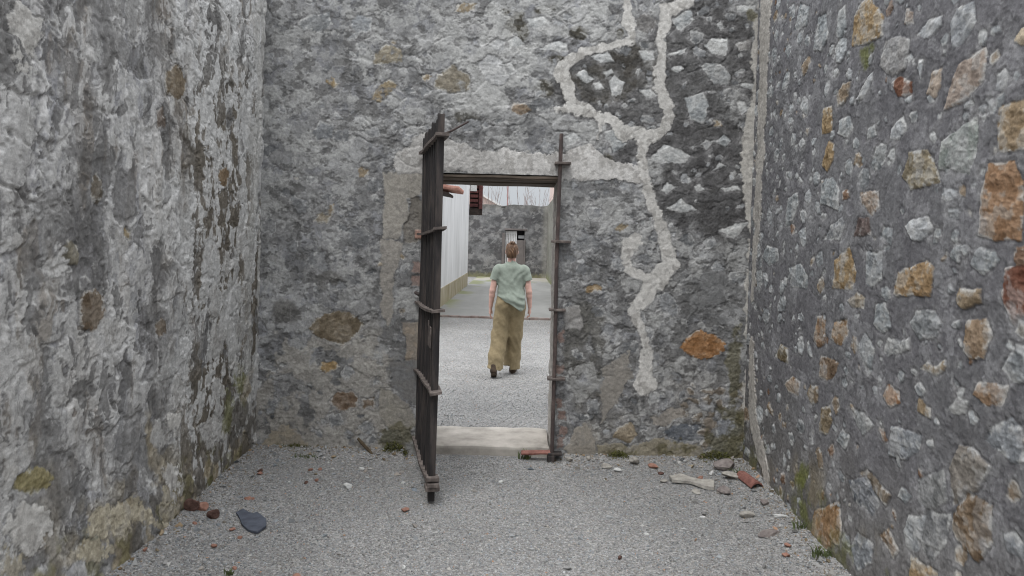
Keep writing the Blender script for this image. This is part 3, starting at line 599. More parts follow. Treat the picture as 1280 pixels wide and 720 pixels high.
    for Z, pts, col, lab, cv in [
      (B1, [(180,235),(200,205),(260,185),(300,195),(330,225),(310,255),(270,280),(215,265)], (116,101,79), 'large brown stone left of the doorway', 0),
      (B1, [(210,345),(215,325),(250,320),(265,335),(235,350)], (150,120,76), 'small yellow orange stone left of the doorway', 0),
      (B1, [(240,430),(255,402),(300,400),(315,420),(310,450),(265,452)], (118,95,74), 'reddish brown stone below the brown one', 0),
      (B1, [(322,450),(325,425),(355,420),(360,445)], (116,96,76), None, 0),
      (B2, [(462,285),(480,255),(515,238),(560,255),(585,275),(580,295),(520,317),(480,305)], (152,104,60), 'bright orange oval stone right of the doorway', 0),
      (B2, [(215,125),(240,118),(258,128),(250,140),(220,138)], (148,122,86), None, 0),
      (B2, [(285,520),(300,490),(335,485),(350,510),(330,535)], (140,124,100), None, 0), (B2, [(385,590),(410,566),(470,570),(480,598),(430,602)], (128,92,66), 'rust stone at the foot of the wall', 0),
      (B2, [(420,510),(450,488),(520,490),(530,530),(460,540)], (92,95,100), None, 0), (B2, [(555,480),(600,470),(630,500),(600,530),(560,520)], (112,114,118), None, 0), (B2, [(545,540),(600,535),(635,560),(600,575),(550,570)], (104,104,104), None, 0),
      (T1, [(400,190),(405,160),(440,130),(485,150),(480,190)], (132,121,100), None, .3), (T1, [(252,250),(270,232),(305,250),(285,270)], (146,122,84), None, .2),
      (T1, [(390,300),(420,250),(450,235),(470,255),(420,305)], (136,118,88), None, .35), (T1, [(580,260),(590,220),(640,195),(690,225),(690,265),(630,275)], (126,116,98), None, .25),
      (T1, [(640,40),(660,10),(710,5),(700,30)], (140,122,94), None, .3), (T1, [(220,660),(235,635),(285,630),(270,665),(240,672)], (128,116,96), None, .3),
      (T1, [(165,70),(200,45),(270,40),(280,75),(240,95),(190,90)], (120,121,121), None, 0), (T1, [(330,80),(350,40),(400,50),(400,90),(350,100)], (122,124,126), None, 0),
      (T1, [(740,140),(770,110),(800,130),(780,160)], (168,167,165), None, 0), (T1, [(710,190),(745,165),(790,180),(810,230),(780,260),(740,240)], (164,163,161), None, 0), (T1, [(660,90),(700,70),(725,85),(690,105)], (140,138,136), None, 0),
      (T1, [(215,400),(240,365),(280,375),(275,415),(230,420)], (122,123,124), None, 0), (T1, [(360,400),(410,370),(425,400),(390,412)], (118,118,118), None, 0),
      (T2, [(20,330),(30,305),(70,310),(80,335),(45,348)], (132,112,90), None, .2), (T2, [(330,690),(345,670),(370,680),(350,698)], (140,124,98), None, 0)]:
        a, b = q(Z, pts); W.stone(a, b, col, prot=.012, rough=.014, var=17, rag=1.6, cover=cv, part=('exposed_stone', lab) if lab else None, lime=.15)
    W.scatter(rnd, 150, (.03, .11), lambda a, b: (118 + rnd.uniform(-16, 18),)*3, ok=lambda a, b: .35 if (a > .3 and b > 1.7) else 1, gap=.85, prot=.008, rough=.014, var=15, rag=2.2, lime=.3, cover=.25)
    W.scatter(rnd, 60, (.015, .05), lambda a, b: (143 + rnd.uniform(-12, 12),)*3, u=(.0, RIGHT), v=(1.5, TOP), gap=.8, prot=.008, rough=.012, var=13, rag=2.2, lime=.3)
    W.scatter(rnd, 70, (.02, .07), lambda a, b: (112 + rnd.uniform(-16, 26),)*3, u=(.55, RIGHT), v=(1.6, TOP), gap=.85, prot=.010, rough=.012, var=15, rag=1.5, lime=.35)
    W.scatter(rnd, 14, (.02, .05), lambda a, b: (136, 118, 92), gap=.8, prot=.006, rough=.010, var=16, rag=2, cover=.3)
    W.scatter(rnd, 60, (.015, .05), lambda a, b: (118 + rnd.uniform(-30, 30),)*3, v=(0, .5), gap=.8, prot=.016, rough=.014, var=16, rag=1.6)
    W.scatter(rnd, 30, (.03, .08), lambda a, b: (118, 106, 92), u=(1.2, RIGHT), v=(0, .6), gap=.7, prot=.018, rough=.014, var=16, rag=1.6)
    # dark joint at the door's left plaster edge, brick patch
    a, b = q(T1, [(490,690),(515,600),(500,580),(520,575),(552,610),(556,720),(500,730)]); W.poly_patch(a, b, (104, 100, 94), rag=.8, var=16, dh=-.022, flat=.2)
    # smooth cement bands over and beside the door
    pl = (178, 176, 173)
    lab = ('cement_patch', 'pale smooth cement band round the doorway')
    a, b = q(T1, [(455,505),(480,455),(520,430),(545,400),(610,395),(640,420),(720,445),(830,462),(830,528),(640,521),(470,523)]); W.poly_patch(a, b, (163, 161, 158), rag=1.5, var=14, dh=.006, flat=.5, part=lab)
    a, b = q(T2, [(-10,450),(60,452),(140,465),(250,432),(300,470),(400,500),(440,548),(350,545),(170,538),(-10,520)]); W.poly_patch(a, b, pl, rag=1.6, var=15, dh=.010, flat=.75, part=lab)
    a, b = q(T1, [(430,520),(552,520),(545,585),(500,600),(505,640),(480,720),(430,720)]); W.poly_patch(a, b, (142, 138, 131), rag=1.0, var=9, dh=.007, flat=.7, part=lab)
    a, b = q(B1, [(375,0),(440,10),(420,60),(400,130),(410,190),(390,230),(372,180),(368,80)]); W.poly_patch(a, b, (140, 136, 130), rag=1.3, var=9, dh=.006, flat=.6, part=lab)
    a, b = q(B1, [(375,395),(400,400),(450,430),(465,500),(400,505),(372,450)]); W.poly_patch(a, b, (136, 132, 124), rag=1.3, var=10, dh=.006, flat=.6, part=lab)
    a, b = q(B1, [(430,215),(478,215),(478,310),(440,330)]); W.poly_patch(a, b, (140, 130, 118), rag=1, var=8, dh=.004, flat=.6)
    a, b = q(B1, [(400,320),(478,315),(476,440),(440,420),(400,385)]); W.poly_patch(a, b, (110, 110, 110), rag=1, var=6, dh=.002, flat=.7)
    a, b = q(B1, [(60,540),(110,490),(160,500),(190,560),(80,575)]); W.poly_patch(a, b, (140, 132, 118), rag=1.5, var=12, dh=.006, flat=.4)
    for y0, y1 in ((58, 90), (92, 124)):
        a, b = q(B1, [(455,y0),(482,y0),(482,y1-3),(455,y1-3)]); W.poly_patch(a, b, (128, 112, 106), rag=.8, var=14, dh=-.006, flat=.6)
    a, b = q(T1, [(525,690),(552,690),(552,716),(525,716)]); W.poly_patch(a, b, (150, 120, 108), rag=.4, var=8, dh=.01, flat=.6)
    a, b = q(B2, [(160,560),(190,490),(215,480),(240,530),(245,575),(170,580)]); W.poly_patch(a, b, (136, 131, 123), rag=1.4, var=10, dh=.012, flat=.5)
    a, b = q(B2, [(158,180),(200,175),(205,235),(160,240)]); W.poly_patch(a, b, (138, 136, 134), rag=1.0, var=8, dh=.010, flat=.5)
    for y0 in (245, 330, 420, 455, 500, 530):
        a, b = q(B2, [(138,y0),(158,y0),(158,y0+24),(138,y0+24)]); W.poly_patch(a, b, (118, 102, 96), rag=1.6, var=18, dh=.0, flat=.3)
    a, b = q(B2, [(270,330),(330,300),(345,360),(290,440),(255,480),(250,400)]); W.poly_patch(a, b, (126, 122, 116), rag=1.6, var=10, dh=.004, flat=.4, thr=None)
    a, b = q(B2, [(390,460),(470,440),(480,475),(400,490)]); W.poly_patch(a, b, (136, 131, 124), rag=1.8, var=10, dh=.004, flat=.4)
    a, b = q(B2, [(250,545),(380,535),(520,545),(540,600),(400,600),(260,590)]); W.poly_patch(a, b, (130, 124, 110), rag=1.8, var=14, dh=.006, flat=.2)
    # repair seams
    def seam(Z, k, pts, lab=('mortar_seam', 'pale branching mortar repair above and right of the doorway'), col=(177, 175, 171)):
        out = []
        for x, y, w_ in pts:
            (px, py), = Z([(x, y)]); a, b = on_back(px, py); out.append((a, b, w_*k*.5*BACK/FOC*1.06))
        W.line_patch(out, col, rag=1.55, var=13, dh=.013, flat=.7, soft=.007, part=lab)
    K1, K2 = .41667, .47222
    seam(T2, K1, [(352,-20,22),(375,60,26),(380,120,26),(330,140,22),(240,160,26),(200,180,36),(165,210,40),(190,260,36),(205,310,40),(250,340,34),(320,365,30),(370,395,36),(420,410,44)])
    seam(T2, K1, [(560,0,34),(490,30,45),(475,110,28),(465,180,26),(463,250,30),(490,300,34),(497,350,36),(470,395,34),(425,415,44)])
    seam(T2, K1, [(420,415,44),(415,470,34),(420,530,32),(445,590,36),(460,640,34),(475,690,32),(478,720,28)])
    seam(T2, K1, [(285,365,16),(290,395,16),(280,420,12)])
    seam(B2, K2, [(425,-10,26),(440,30,32),(445,65,40),(400,110,48),(370,150,30),(345,190,28),(370,250,28),(375,300,22),(372,345,34),(375,385,56)])
    seam(B2, K2, [(350,0,30),(325,20,32),(318,45,26),(340,90,24),(400,110,24)])
    seam(T2, K1, [(150,330,16),(190,325,26),(240,335,30)])
    cs = ('mortar_seam', 'pale mortar seam down the right hand corner')
    seam(T2, K1, [(800,-10,40),(780,60,44),(770,140,44),(765,210,40),(755,300,34),(740,400,34),(735,500,40),(745,600,46),(760,690,46)], cs, (166, 163, 157))
    seam(B2, K2, [(660,-5,26),(655,80,30),(655,170,34),(652,250,20)], cs, (166, 163, 157)); seam(B2, K2, [(660,330,22),(652,400,32),(648,450,44),(640,500,30)], cs, (166, 163, 157))
    # moss at the foot
    for px, py, rx, ry in ((362,565,32,7),(495,545,22,12),(775,570,20,9),(905,560,28,16),(915,518,16,10),(850,560,20,8),(918,460,8,50),(465,500,0,0),(920,545,12,30),(650,0,0,0),(942,20,8,8)):
        if not rx: continue
        a, b = on_back(px, py); k = BACK/FOC; w = W.win(a - rx*k, a + rx*k, b - ry*k, b + ry*k, .1)
        d = np.hypot((W.u[w]-a)/(rx*k), (W.v[w]-b)/(ry*k)) - 1 + .7*W.mid[w] + .5*W.w1[w]
        W.mixc(ss(.3, -.3, d)*.6, np.asarray([82, 78, 58], F32) + 16*W.fine[w][..., None], w); W.h[w] += .004*ss(.3, -.3, d)*(.4 + W.fine[w])
    # keep the arris of the opening crisp-ish
    dd = np.maximum(np.maximum(DL - u, u - DR), v - DTOP); W.h *= ss(-.001, .05, dd)*.92 + .08
    fade = np.minimum(u - LEFT, RIGHT - u)
    root = empty('end_wall', (0, BACK, 0))
    tag(root, 'end wall with the open doorway, black lichen and pale cracks of repair mortar', 'wall')
    bx = BACK
    W.meshes('end_wall', lambda a, b, h: (a, -h, b), lambda a, b: ~((a > DL) & (a < DR) & (b < DTOP)), M['wall'], root,
             boxes([(LEFT - .6, DL - .04, .05, THICK, -.1, TOP), (DR + .04, RIGHT + .6, .05, THICK, -.1, TOP), (DL - .04, DR + .04, .05, THICK, DTOP + .04, TOP)]), relief=.33)
    # reveals of the opening
    def reveal(a0, a1, b0, b1, f, seed, base):
        U2, V2 = np.linspace(a0, a1, int((a1-a0)/.008) + 1), np.linspace(b0, b1, int((b1-b0)/.008) + 1)
        G = Wall(U2, V2, seed); gg = base + 10*G.mid + 8*G.fine + 8*G.big
        G.c[...] = np.stack([gg, gg - 4, gg - 9], -1)
        e = np.minimum(np.minimum(G.u - a0, a1 - G.u)*25, 1); G.h[...] = (.006*G.mid + .004*G.fine + .008*G.w1)*np.clip(e, 0, 1)
        nv, nu = G.u.shape; P = np.stack(f(G.u, G.v, G.h), -1).reshape(-1, 3)
        i = np.arange(nv*nu).reshape(nv, nu); Q = np.stack([i[:-1, :-1], i[:-1, 1:], i[1:, 1:], i[1:, :-1]], -1).reshape(-1, 4)
        link('door_reveal', np_mesh('door_reveal', P, Q, (lin(G.c)*ALB).reshape(-1, 3)), M['wall'], root)
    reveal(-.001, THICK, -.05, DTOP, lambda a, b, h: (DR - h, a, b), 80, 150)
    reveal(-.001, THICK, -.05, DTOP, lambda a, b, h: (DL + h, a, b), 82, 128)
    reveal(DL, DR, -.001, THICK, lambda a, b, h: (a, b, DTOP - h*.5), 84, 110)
    # timber lintel under the masonry
    m = MB()
    for k, (y0, y1, z0, z1) in enumerate(((.010, .20, 2.104, 2.142), (.205, .52, 2.096, 2.142))):
        m.box(DL - .03, DR + .03, y0, y1, z0, z1, .006)
    m.box(DL + .002, DR - .002, .002, .0095, 2.120, 2.138, .002)
    m.cuts(3).shake(.006, 5, 2).build('timber_lintel', M['lintel'], root)

right_wall(); left_wall(); end_wall()
# ------------------------------------------------------------------ ground
def gz(x, y):
    x = np.asarray(x, F32); y = np.asarray(y, F32)
    inside = y < BACK + .02
    d = np.minimum(np.minimum(np.abs(x - LEFT), np.abs(x - RIGHT)), np.where((x > DL - .1) & (x < DR + .1), .35, np.abs(BACK - y)))
    z = np.where(inside, .045*np.exp(-(d/.16)**2), 0) + .010*fbm(x*2.2, y*2.2, 3, 2)*np.where(y < 30, 1, 0)
    z = z + .055*ss(BACK + .3, BACK + .62, y)*ss(9.0, 6.6, y)
    return z.astype(F32)
def gravel_ground():
    m = bpy.data.materials.new('gravel_bed'); m.use_nodes = True; nt = m.node_tree; N = nt.nodes; K = nt.links
    p = N['Principled BSDF']; p.inputs['Roughness'].default_value = .95; p.inputs['Specular IOR Level'].default_value = .2
    tc = N.new('ShaderNodeTexCoord')
    v = N.new('ShaderNodeTexVoronoi'); v.inputs['Scale'].default_value = 95; v.inputs['Randomness'].default_value = 1
    K.new(tc.outputs['Object'], v.inputs['Vector'])
    r = N.new('ShaderNodeValToRGB'); e = r.color_ramp.elements
    e[0].position = 0; e[0].color = L3(104, 103, 102, ALB); e[1].position = 1; e[1].color = L3(158, 157, 155, ALB)
    for q, c in ((.35, L3(124, 123, 122, ALB)), (.75, L3(138, 137, 135, ALB))): x = e.new(q); x.color = c
    sp = N.new('ShaderNodeSeparateColor'); K.new(v.outputs['Color'], sp.inputs[0]); K.new(sp.outputs[0], r.inputs['Fac'])
    n = N.new('ShaderNodeTexNoise'); n.inputs['Scale'].default_value = 1.4; n.inputs['Detail'].default_value = 4; K.new(tc.outputs['Object'], n.inputs['Vector'])
    mr = N.new('ShaderNodeMapRange'); mr.inputs['From Min'].default_value = .3; mr.inputs['From Max'].default_value = .7; mr.inputs['To Min'].default_value = .88; mr.inputs['To Max'].default_value = 1.1
    K.new(n.outputs['Fac'], mr.inputs['Value'])
    mx = N.new('ShaderNodeVectorMath'); mx.operation = 'SCALE'; K.new(r.outputs['Color'], mx.inputs[0]); K.new(mr.outputs[0], mx.inputs['Scale']); K.new(mx.outputs[0], p.inputs['Base Color'])
    bp = N.new('ShaderNodeBump'); bp.invert = True; bp.inputs['Strength'].default_value = .6; bp.inputs['Distance'].default_value = .006
    K.new(v.outputs['Distance'], bp.inputs['Height']); K.new(bp.outputs[0], p.inputs['Normal'])
    X = np.concatenate([[-400, -80, -20, -6, -3], np.arange(-2.2, 2.0, .02), [3, 6, 20, 80, 400]])
    Y = np.concatenate([[-400, -60, -10, -2, 0, 1.5], np.arange(2.6, 6.8, .02), np.arange(6.8, 16, .1), np.arange(16, 36, 1.0), [45, 80, 200, 800]])
    x, y = np.meshgrid(X.astype(F32), Y.astype(F32)); P = np.stack([x, y, gz(x, y)], -1).reshape(-1, 3)
    i = np.arange(x.size).reshape(x.shape); Q = np.stack([i[:-1, :-1], i[:-1, 1:], i[1:, 1:], i[1:, :-1]], -1).reshape(-1, 4)
    tag(link('ground', np_mesh('ground', P, Q), m), kind='structure')
def pebbles(name, n, x0, x1, y0, y1, r0, r1, seed, ok=None, lift=.25, flat=.62, bright=0):
    g = np.random.RandomState(seed)
    x = g.uniform(x0, x1, n); y = g.uniform(y0, y1, n)
    if ok is not None: k = ok(x, y, g); x, y = x[k], y[k]; n = len(x)
    r = r0*(r1/r0)**(g.rand(n)**1.8)
    base = np.array([(1,0,0),(0,1,0),(-1,0,0),(0,-1,0),(0,0,1),(0,0,-1)], F32)
    v = base[None]*g.uniform(.6, 1.25, (n, 6, 1)) + g.normal(0, .16, (n, 6, 3))
    v[..., 2] *= flat
    a = g.uniform(0, 6.28, n); b = g.normal(0, .5, n)
    ca, sa, cb, sb = np.cos(a)[:, None], np.sin(a)[:, None], np.cos(b)[:, None], np.sin(b)[:, None]
    vy, vz = v[..., 1]*cb - v[..., 2]*sb, v[..., 1]*sb + v[..., 2]*cb
    vx = v[..., 0]; v = np.stack([vx*ca - vy*sa, vx*sa + vy*ca, vz], -1)*r[:, None, None]
    v[..., 0] += x[:, None]; v[..., 1] += y[:, None]; v[..., 2] += (gz(x, y) + r*lift)[:, None]
    T = np.array([(0,1,4),(1,2,4),(2,3,4),(3,0,4),(1,0,5),(2,1,5),(3,2,5),(0,3,5)], np.int32)
    f = (np.arange(n)[:, None, None]*6 + T[None]).reshape(-1, 3)
    t = np.clip(g.normal(131 + bright, 15, n), 86, 188); hue = g.normal(0, 2.5, n)
    t = t + 11*fbm(x*.9, y*.7, 4, 12) - 4 + 7*np.exp(-((x - .15)/.55)**2)*(y < BACK) - 9*np.exp(-np.clip(np.minimum(x - LEFT, RIGHT - x), 0, 9)/.25)*(y < BACK); c = np.stack([t + hue, t, t - hue - 1], -1)  # paler middle track; tone lowered beside the side walls as painted contact shade
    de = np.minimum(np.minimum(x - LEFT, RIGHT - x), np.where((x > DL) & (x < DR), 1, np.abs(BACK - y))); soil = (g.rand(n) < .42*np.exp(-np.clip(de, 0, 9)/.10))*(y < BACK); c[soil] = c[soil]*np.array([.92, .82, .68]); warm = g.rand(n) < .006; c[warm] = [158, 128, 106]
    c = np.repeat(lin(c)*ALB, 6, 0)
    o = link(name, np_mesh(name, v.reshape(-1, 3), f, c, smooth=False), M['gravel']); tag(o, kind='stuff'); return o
gravel_ground()
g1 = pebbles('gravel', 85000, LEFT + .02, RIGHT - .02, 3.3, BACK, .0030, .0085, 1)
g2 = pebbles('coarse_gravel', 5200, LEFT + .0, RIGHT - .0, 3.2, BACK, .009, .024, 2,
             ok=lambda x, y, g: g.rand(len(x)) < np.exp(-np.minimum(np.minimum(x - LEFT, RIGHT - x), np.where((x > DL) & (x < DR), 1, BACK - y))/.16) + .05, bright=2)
g3 = pebbles('yard_gravel', 52000, -1.86, 1.6, 6.2, 15.6, .004, .009, 4, bright=12)
g1['label'] = 'fine grey crushed gravel floor between the walls'; g2['label'] = 'coarser stone chips along the wall feet'; g3['label'] = 'grey gravel of the yard beyond the doorway'

# yard paving beyond the kerb
me_b = MB()
X = np.arange(-1.87, 1.9, .3); Y = np.arange(15.78, 33.6, .5)
x, y = np.meshgrid(X.astype(F32), Y.astype(F32)); i = np.arange(x.size).reshape(x.shape)
W2 = fbm(x*.9, y*.35, 4, 3); 
me_b.bm.free()
def paving():
    X = np.arange(-1.87, 1.62, .05); Y = np.arange(15.78, 33.6, .1)
    x, y = np.meshgrid(X.astype(F32), Y.astype(F32)); i = np.arange(x.size).reshape(x.shape)
    Q = np.stack([i[:-1, :-1], i[:-1, 1:], i[1:, 1:], i[1:, :-1]], -1).reshape(-1, 4)
    t = 130 + 9*fbm(x*.9, y*.3, 4, 3) + 5*fbm(x*5, y*2, 3, 6)
    c = np.stack([t, t, t - 2], -1)
    far = ss(30.0, 31.5, y + .6*fbm(x, y, 2, 9)); c += (np.array([150, 146, 138], F32) - c)*far[..., None]
    edge = np.maximum(ss(.55, .1, x + 1.87 + .25*fbm(x*2, y*.8, 3, 5)), np.maximum(ss(29.2, 29.9, y)*ss(31.6, 30.6, y), ss(32.7, 33.3, y)))
    gm = edge*ss(-.25, .25, fbm(x*1.3, y*.5, 4, 8) + .1)
    c += (np.array([112, 116, 80], F32) - c)*(gm*.7)[..., None]
    o = link('yard_paving', np_mesh('yard_paving', np.stack([x, y, .022 + 0*x], -1).reshape(-1, 3), Q, (lin(c)*ALB).reshape(-1, 3)), M['gravel']); tag(o, kind='structure')
paving()
kb = MB(); rk = random.Random(2); xx = -1.86
while xx < 1.55:
    l = rk.uniform(.19, .23); kb.box(xx, xx + l - .012, 15.66 + rk.uniform(-.01, .01), 15.775, -.02, .045 + rk.uniform(-.006, .006), .008); xx += l
tag(kb.build('brick_edging', M['brickkerb']), 'low strip of worn brick edging set across the yard', 'edging')
# threshold
sl = MB().box(DL + .01, DR - .01, BACK + .03, BACK + THICK + .02, -.05, .074, .02).cuts(3).cuts(2).shake(.009, 5, 3).shake(.006, 22, 5)
tag(sl.build('door_threshold', M['slab'], smooth=True), 'worn pale concrete step lying in the doorway', 'doorstep')

# ------------------------------------------------------------------ gate
def gate():
    ang = math.atan2(-1.02, .235); root = empty('iron_gate', (-.735, BACK - .05, 0), ang)
    tag(root, 'rusty iron bar gate standing open towards the viewer on the left of the doorway', 'gate')
    rg = random.Random(4); n = 9; L = 1.05
    for k in range(n):
        x = .035 + k*(L - .07)/(n - 1); w, t = rg.uniform(.017, .021), rg.uniform(.015, .019)
        z0 = .02 if k == n - 1 else rg.uniform(.055, .095); z1 = 2.405 + rg.uniform(-.02, .012) + (0 if k < n - 1 else .01)
        lean = rg.uniform(-.006, .006)
        m = MB(); bm = m.bm
        if k == n - 1: w, t = .019, .021
        m.box(-w, w, -t, t, z0, z1, .004)
        bmesh.ops.bisect_plane(bm, geom=bm.verts[:] + bm.edges[:] + bm.faces[:], plane_co=(0, 0, .8), plane_no=(0, 0, 1))
        bmesh.ops.bisect_plane(bm, geom=bm.verts[:] + bm.edges[:] + bm.faces[:], plane_co=(0, 0, 1.6), plane_no=(0, 0, 1))
        for v in bm.verts:
            f = v.co.z/2.4; v.co.x += x + lean*math.sin(f*5); v.co.y += lean*.8*math.sin(f*7 + k)
            if v.co.z > 2.35: v.co.z += rg.uniform(-.012, .006)
        m.build('gate_bar', M['iron'], root)
    def strap(z, sag, x0, x1, wid, thick, twist=0.0, name='gate_strap'):
        m = MB(); K_ = 14; prev = None
        for i in range(K_ + 1):
            f = i/K_; x = x0 + (x1 - x0)*f; zz = z + sag*math.sin(f*math.pi) + twist*(f - .5) + .0015*math.sin(f*17 + z*9); ww = wid*(1 + .03*math.sin(f*11 + z))
            r = [m.bm.verts.new((x, s1*ww*.5 + .004*math.sin(f*9), zz + s2*thick*.5 + s1*twist*.12)) for s1, s2 in ((-1,-1),(1,-1),(1,1),(-1,1))]
            if prev:
                for a in range(4): m.bm.faces.new((prev[a], prev[(a+1) % 4], r[(a+1) % 4], r[a]))
            else: m.bm.faces.new(r)
            prev = r
        m.bm.faces.new(prev)
        return m.build(name, M['strap'], root)
    strap(2.285, -.006, -.02, 1.09, .082, .020)
    strap(1.695, -.012, -.03, 1.10, .078, .016, .03)
    strap(1.185, -.010, -.10, 1.11, .082, .016, .035)
    strap(.675, .020, -.07, 1.10, .074, .016, .05)
    strap(.135, -.010, -.04, 1.09, .074, .020)
    m = MB().box(.985, 1.065, -.040, .040, .150, .178, .006).box(.98, 1.07, -.044, .044, .092, .122, .006); m.build('end_collar', M['strap'], root)
    m = MB().tube([(.97, .0, 2.29), (1.06, .06, 2.31), (1.09, .16, 2.37)], [.008, .007, .006]); m.build('bent_hook', M['rod'], root)
    m = MB().box(.84, .98, -.030, -.0215, .96, 1.09, .003).box(.88, .92, -.036, -.0305, 1.09, 1.125, .002); m.build('lock_plate', M['strap'], root)
    m = MB().tube([(-.06, .02, 1.20), (.0, -.04, 1.235), (.04, .03, 1.215), (-.03, .05, 1.19)], .013); m.build('wire_tie', M['rod'], root)
gate()
def rod():
    x, y = .281, BACK - .055
    root = empty('door_post', (x, y, 0)); tag(root, 'slim rusty iron bar upright on the right of the doorway', 'iron bar')
    m = MB(); m.tube([(0, 0, .03), (.003, 0, .8), (-.002, 0, 1.5), (.004, 0, 2.1), (.010, .004, 2.46)], [.0145]*5, 8); m.build('upright_bar', M['rod'], root)
    for z, x0, x1, w in ((2.235, -.035, .085, .045), (1.648, -.045, .10, .04), (1.135, -.05, .075, .032), (.617, -.05, .085, .032)):
        m = MB().box(x0, x1, -w, w + .03, z - .009, z + .009, .004).shake(.004, 12, int(z*10)); m.build('wall_bracket', M['strap'], root)
    m = MB().box(-.03, .075, -.03, .05, .045, .062, .006).box(-.035, .02, -.035, .05, -.01, .045, .008); m.build('foot_block', M['iron'], root)
    m = MB().box(.033, .062, .0, .03, 1.90, 2.10, .006); 
    m.bm.free()
rod()

# ------------------------------------------------------------------ rubble on the floor
def chunk(name, dims, seed, material, loc, rz=0.0, tilt=0.0, label=None, cat='stone', group=None, cuts_=9, sub=3):
    rg = random.Random(seed); m = MB(); bmesh.ops.create_icosphere(m.bm, subdivisions=sub, radius=1)
    for _ in range(cuts_):
        n = Vector((rg.gauss(0, 1), rg.gauss(0, 1), rg.gauss(0, .8))).normalized(); d = rg.uniform(.45, .8)
        for v in m.bm.verts:
            q = v.co.dot(n) - d
            if q > 0: v.co -= n*q
    m.shake(.07, 2.5, seed)
    for v in m.bm.verts: v.co.x *= dims[0]; v.co.y *= dims[1]; v.co.z *= dims[2]
    zmin = min(v.co.z for v in m.bm.verts)
    for v in m.bm.verts: v.co.z -= zmin + dims[2]*.18
    o = m.build(name, material); o.location = (loc[0], loc[1], float(gz(loc[0], loc[1]))); o.rotation_euler = (tilt, tilt*.6, rz)
    return tag(o, label, cat, group)
def at(px, py): return on_floor(px, py, .02)
chunk('brick_fragment', (.045, .04, .04), 1, M['darkbrick'], at(239, 641), .3, .1, 'dark burnt brick lump touching the left wall foot', 'brick')
chunk('brick_fragment', (.05, .035, .03), 2, M['brick'], at(252, 638), 1.0, .2, 'pinkish broken brick wedged between two dark lumps', 'brick')
chunk('brick_fragment', (.038, .03, .032), 3, M['darkbrick'], at(266, 646), .8, .1, 'small dark brick lump just right of the pinkish brick', 'brick')
for k, (px, py, r) in enumerate(((244,654,.014),(290,658,.016),(267,679,.018),(300,668,.014),(182,690,.014),(293,707,.013),(310,622,.02),(240,606,.014),(316,622,.013),(325,590,.018),(250,620,.014),(372,718,.022))):
    chunk('brick_chip', (r*1.3, r, r*.7), 20 + k, M['brick'], at(px, py), k*1.1, .2, 'small orange brick chip lying on the gravel near the left wall', 'brick chip', 'orange brick chips on the left side of the gravel', 7, 2)
chunk('brick_fragment', (.036, .018, .016), 40, M['brick'], at(506, 636), .9, .1, 'flat orange brick piece on open gravel left of the gate tip', 'brick')
chunk('brick_chip', (.022, .018, .014), 41, M['brick'], at(388, 586), .2, 0, 'dull orange brick chip left of its twin below the moss', 'brick chip', None, 7, 2)
chunk('brick_chip', (.024, .016, .012), 42, M['brick'], at(400, 585), 2.2, 0, 'dull orange brick chip right of its twin below the moss', 'brick chip', None, 7, 2)
chunk('brick_chip', (.02, .016, .012), 43, M['brick'], at(396, 599), 1.2, 0, 'orange brick chip nearest the viewer of the three below the moss', 'brick chip', None, 7, 2)
chunk('dark_pebble', (.022, .016, .012), 44, M['darkbrick'], at(382, 602), 1.2, 0, 'dark brown pebble beside an orange brick chip', 'pebble', None, 7, 2)
chunk('brick_chip', (.026, .018, .014), 45, M['darkbrick'], at(325, 587), 1.2, 0, 'dark red chip close to the left back corner', 'brick chip', None, 7, 2)
for k, (px, py, r, lab) in enumerate(((435,606,.03,'largest white stone chip lying between left wall and gate'), (451,584,.022,'white stone chip below the leaning stick'), (410,577,.016,'small white stone chip under the moss patch'), (361,601,.012,'tiny white chip left of the white stones'),
        (504,600,.016,'white chip close to the left side of the gate foot'), (627,600,.02,'white chip on the gravel in front of the doorstep'), (506,704,.016,'white chip near the bottom of the photo below the gate'), (808,664,.014,'white chip in the middle of the open gravel'), (880,645,.026,'flat white chip below the long pale slab'))):
    chunk('stone_chip', (r*1.2, r, r*.6), 60 + k, M['whitestone'], at(px, py), k*.9, .15, lab, 'stone chip', None, 7, 2)
def sheet(name, pts, thick, material, label, cat, z=0.0, tilt=(0, 0), seed=1, rough=.006, bend=0.0):
    q = [on_floor(px, py, z + .02) for px, py in pts]; cx = sum(p[0] for p in q)/len(q); cy = sum(p[1] for p in q)/len(q)
    m = MB(); m.prism([(x - cx, y - cy) for x, y in q], 0, thick)
    bmesh.ops.triangulate(m.bm, faces=[f for f in m.bm.faces if len(f.verts) > 4]); m.cuts(2).shake(rough, 14, seed).shake(rough*.5, 40, seed + 1)
    for v in m.bm.verts: v.co.z += bend*(v.co.x**2)
    o = m.build(name, material); o.location = (cx, cy, float(gz(cx, cy)) + z + .004); o.rotation_euler = (tilt[0], tilt[1], 0); return tag(o, label, cat)
sheet('slate_piece', [(295,638),(304,634),(314,640),(322,638),(333,647),(333,655),(322,662),(311,659),(303,653),(300,645)], .012, M['slate'], 'dark blue grey broken slate lying flat on the gravel', 'slate', .004, (.03, -.03), 4, .003)
sheet('stone_slab', [(837,596),(850,594),(872,600),(892,600),(893,610),(880,609),(862,603),(840,602)], .02, M['palestone'], 'long pale stone sliver lying before the right hand corner', 'stone slab', .004, (0, .03), 5)
chunk('stone_block', (.095, .06, .048), 7, M['greystone'], at(907, 585), .1, .05, 'grey brown squared block against the foot of the end wall corner', 'stone')
chunk('stone_block', (.085, .05, .03), 8, M['palestone'], at(917, 597), -.2, .08, 'flat pale stone in front of the grey squared block', 'stone')
chunk('flat_stone', (.085, .05, .018), 9, M['greystone'], at(960, 664), .2, .02, 'flat purplish grey stone near the right wall', 'stone')
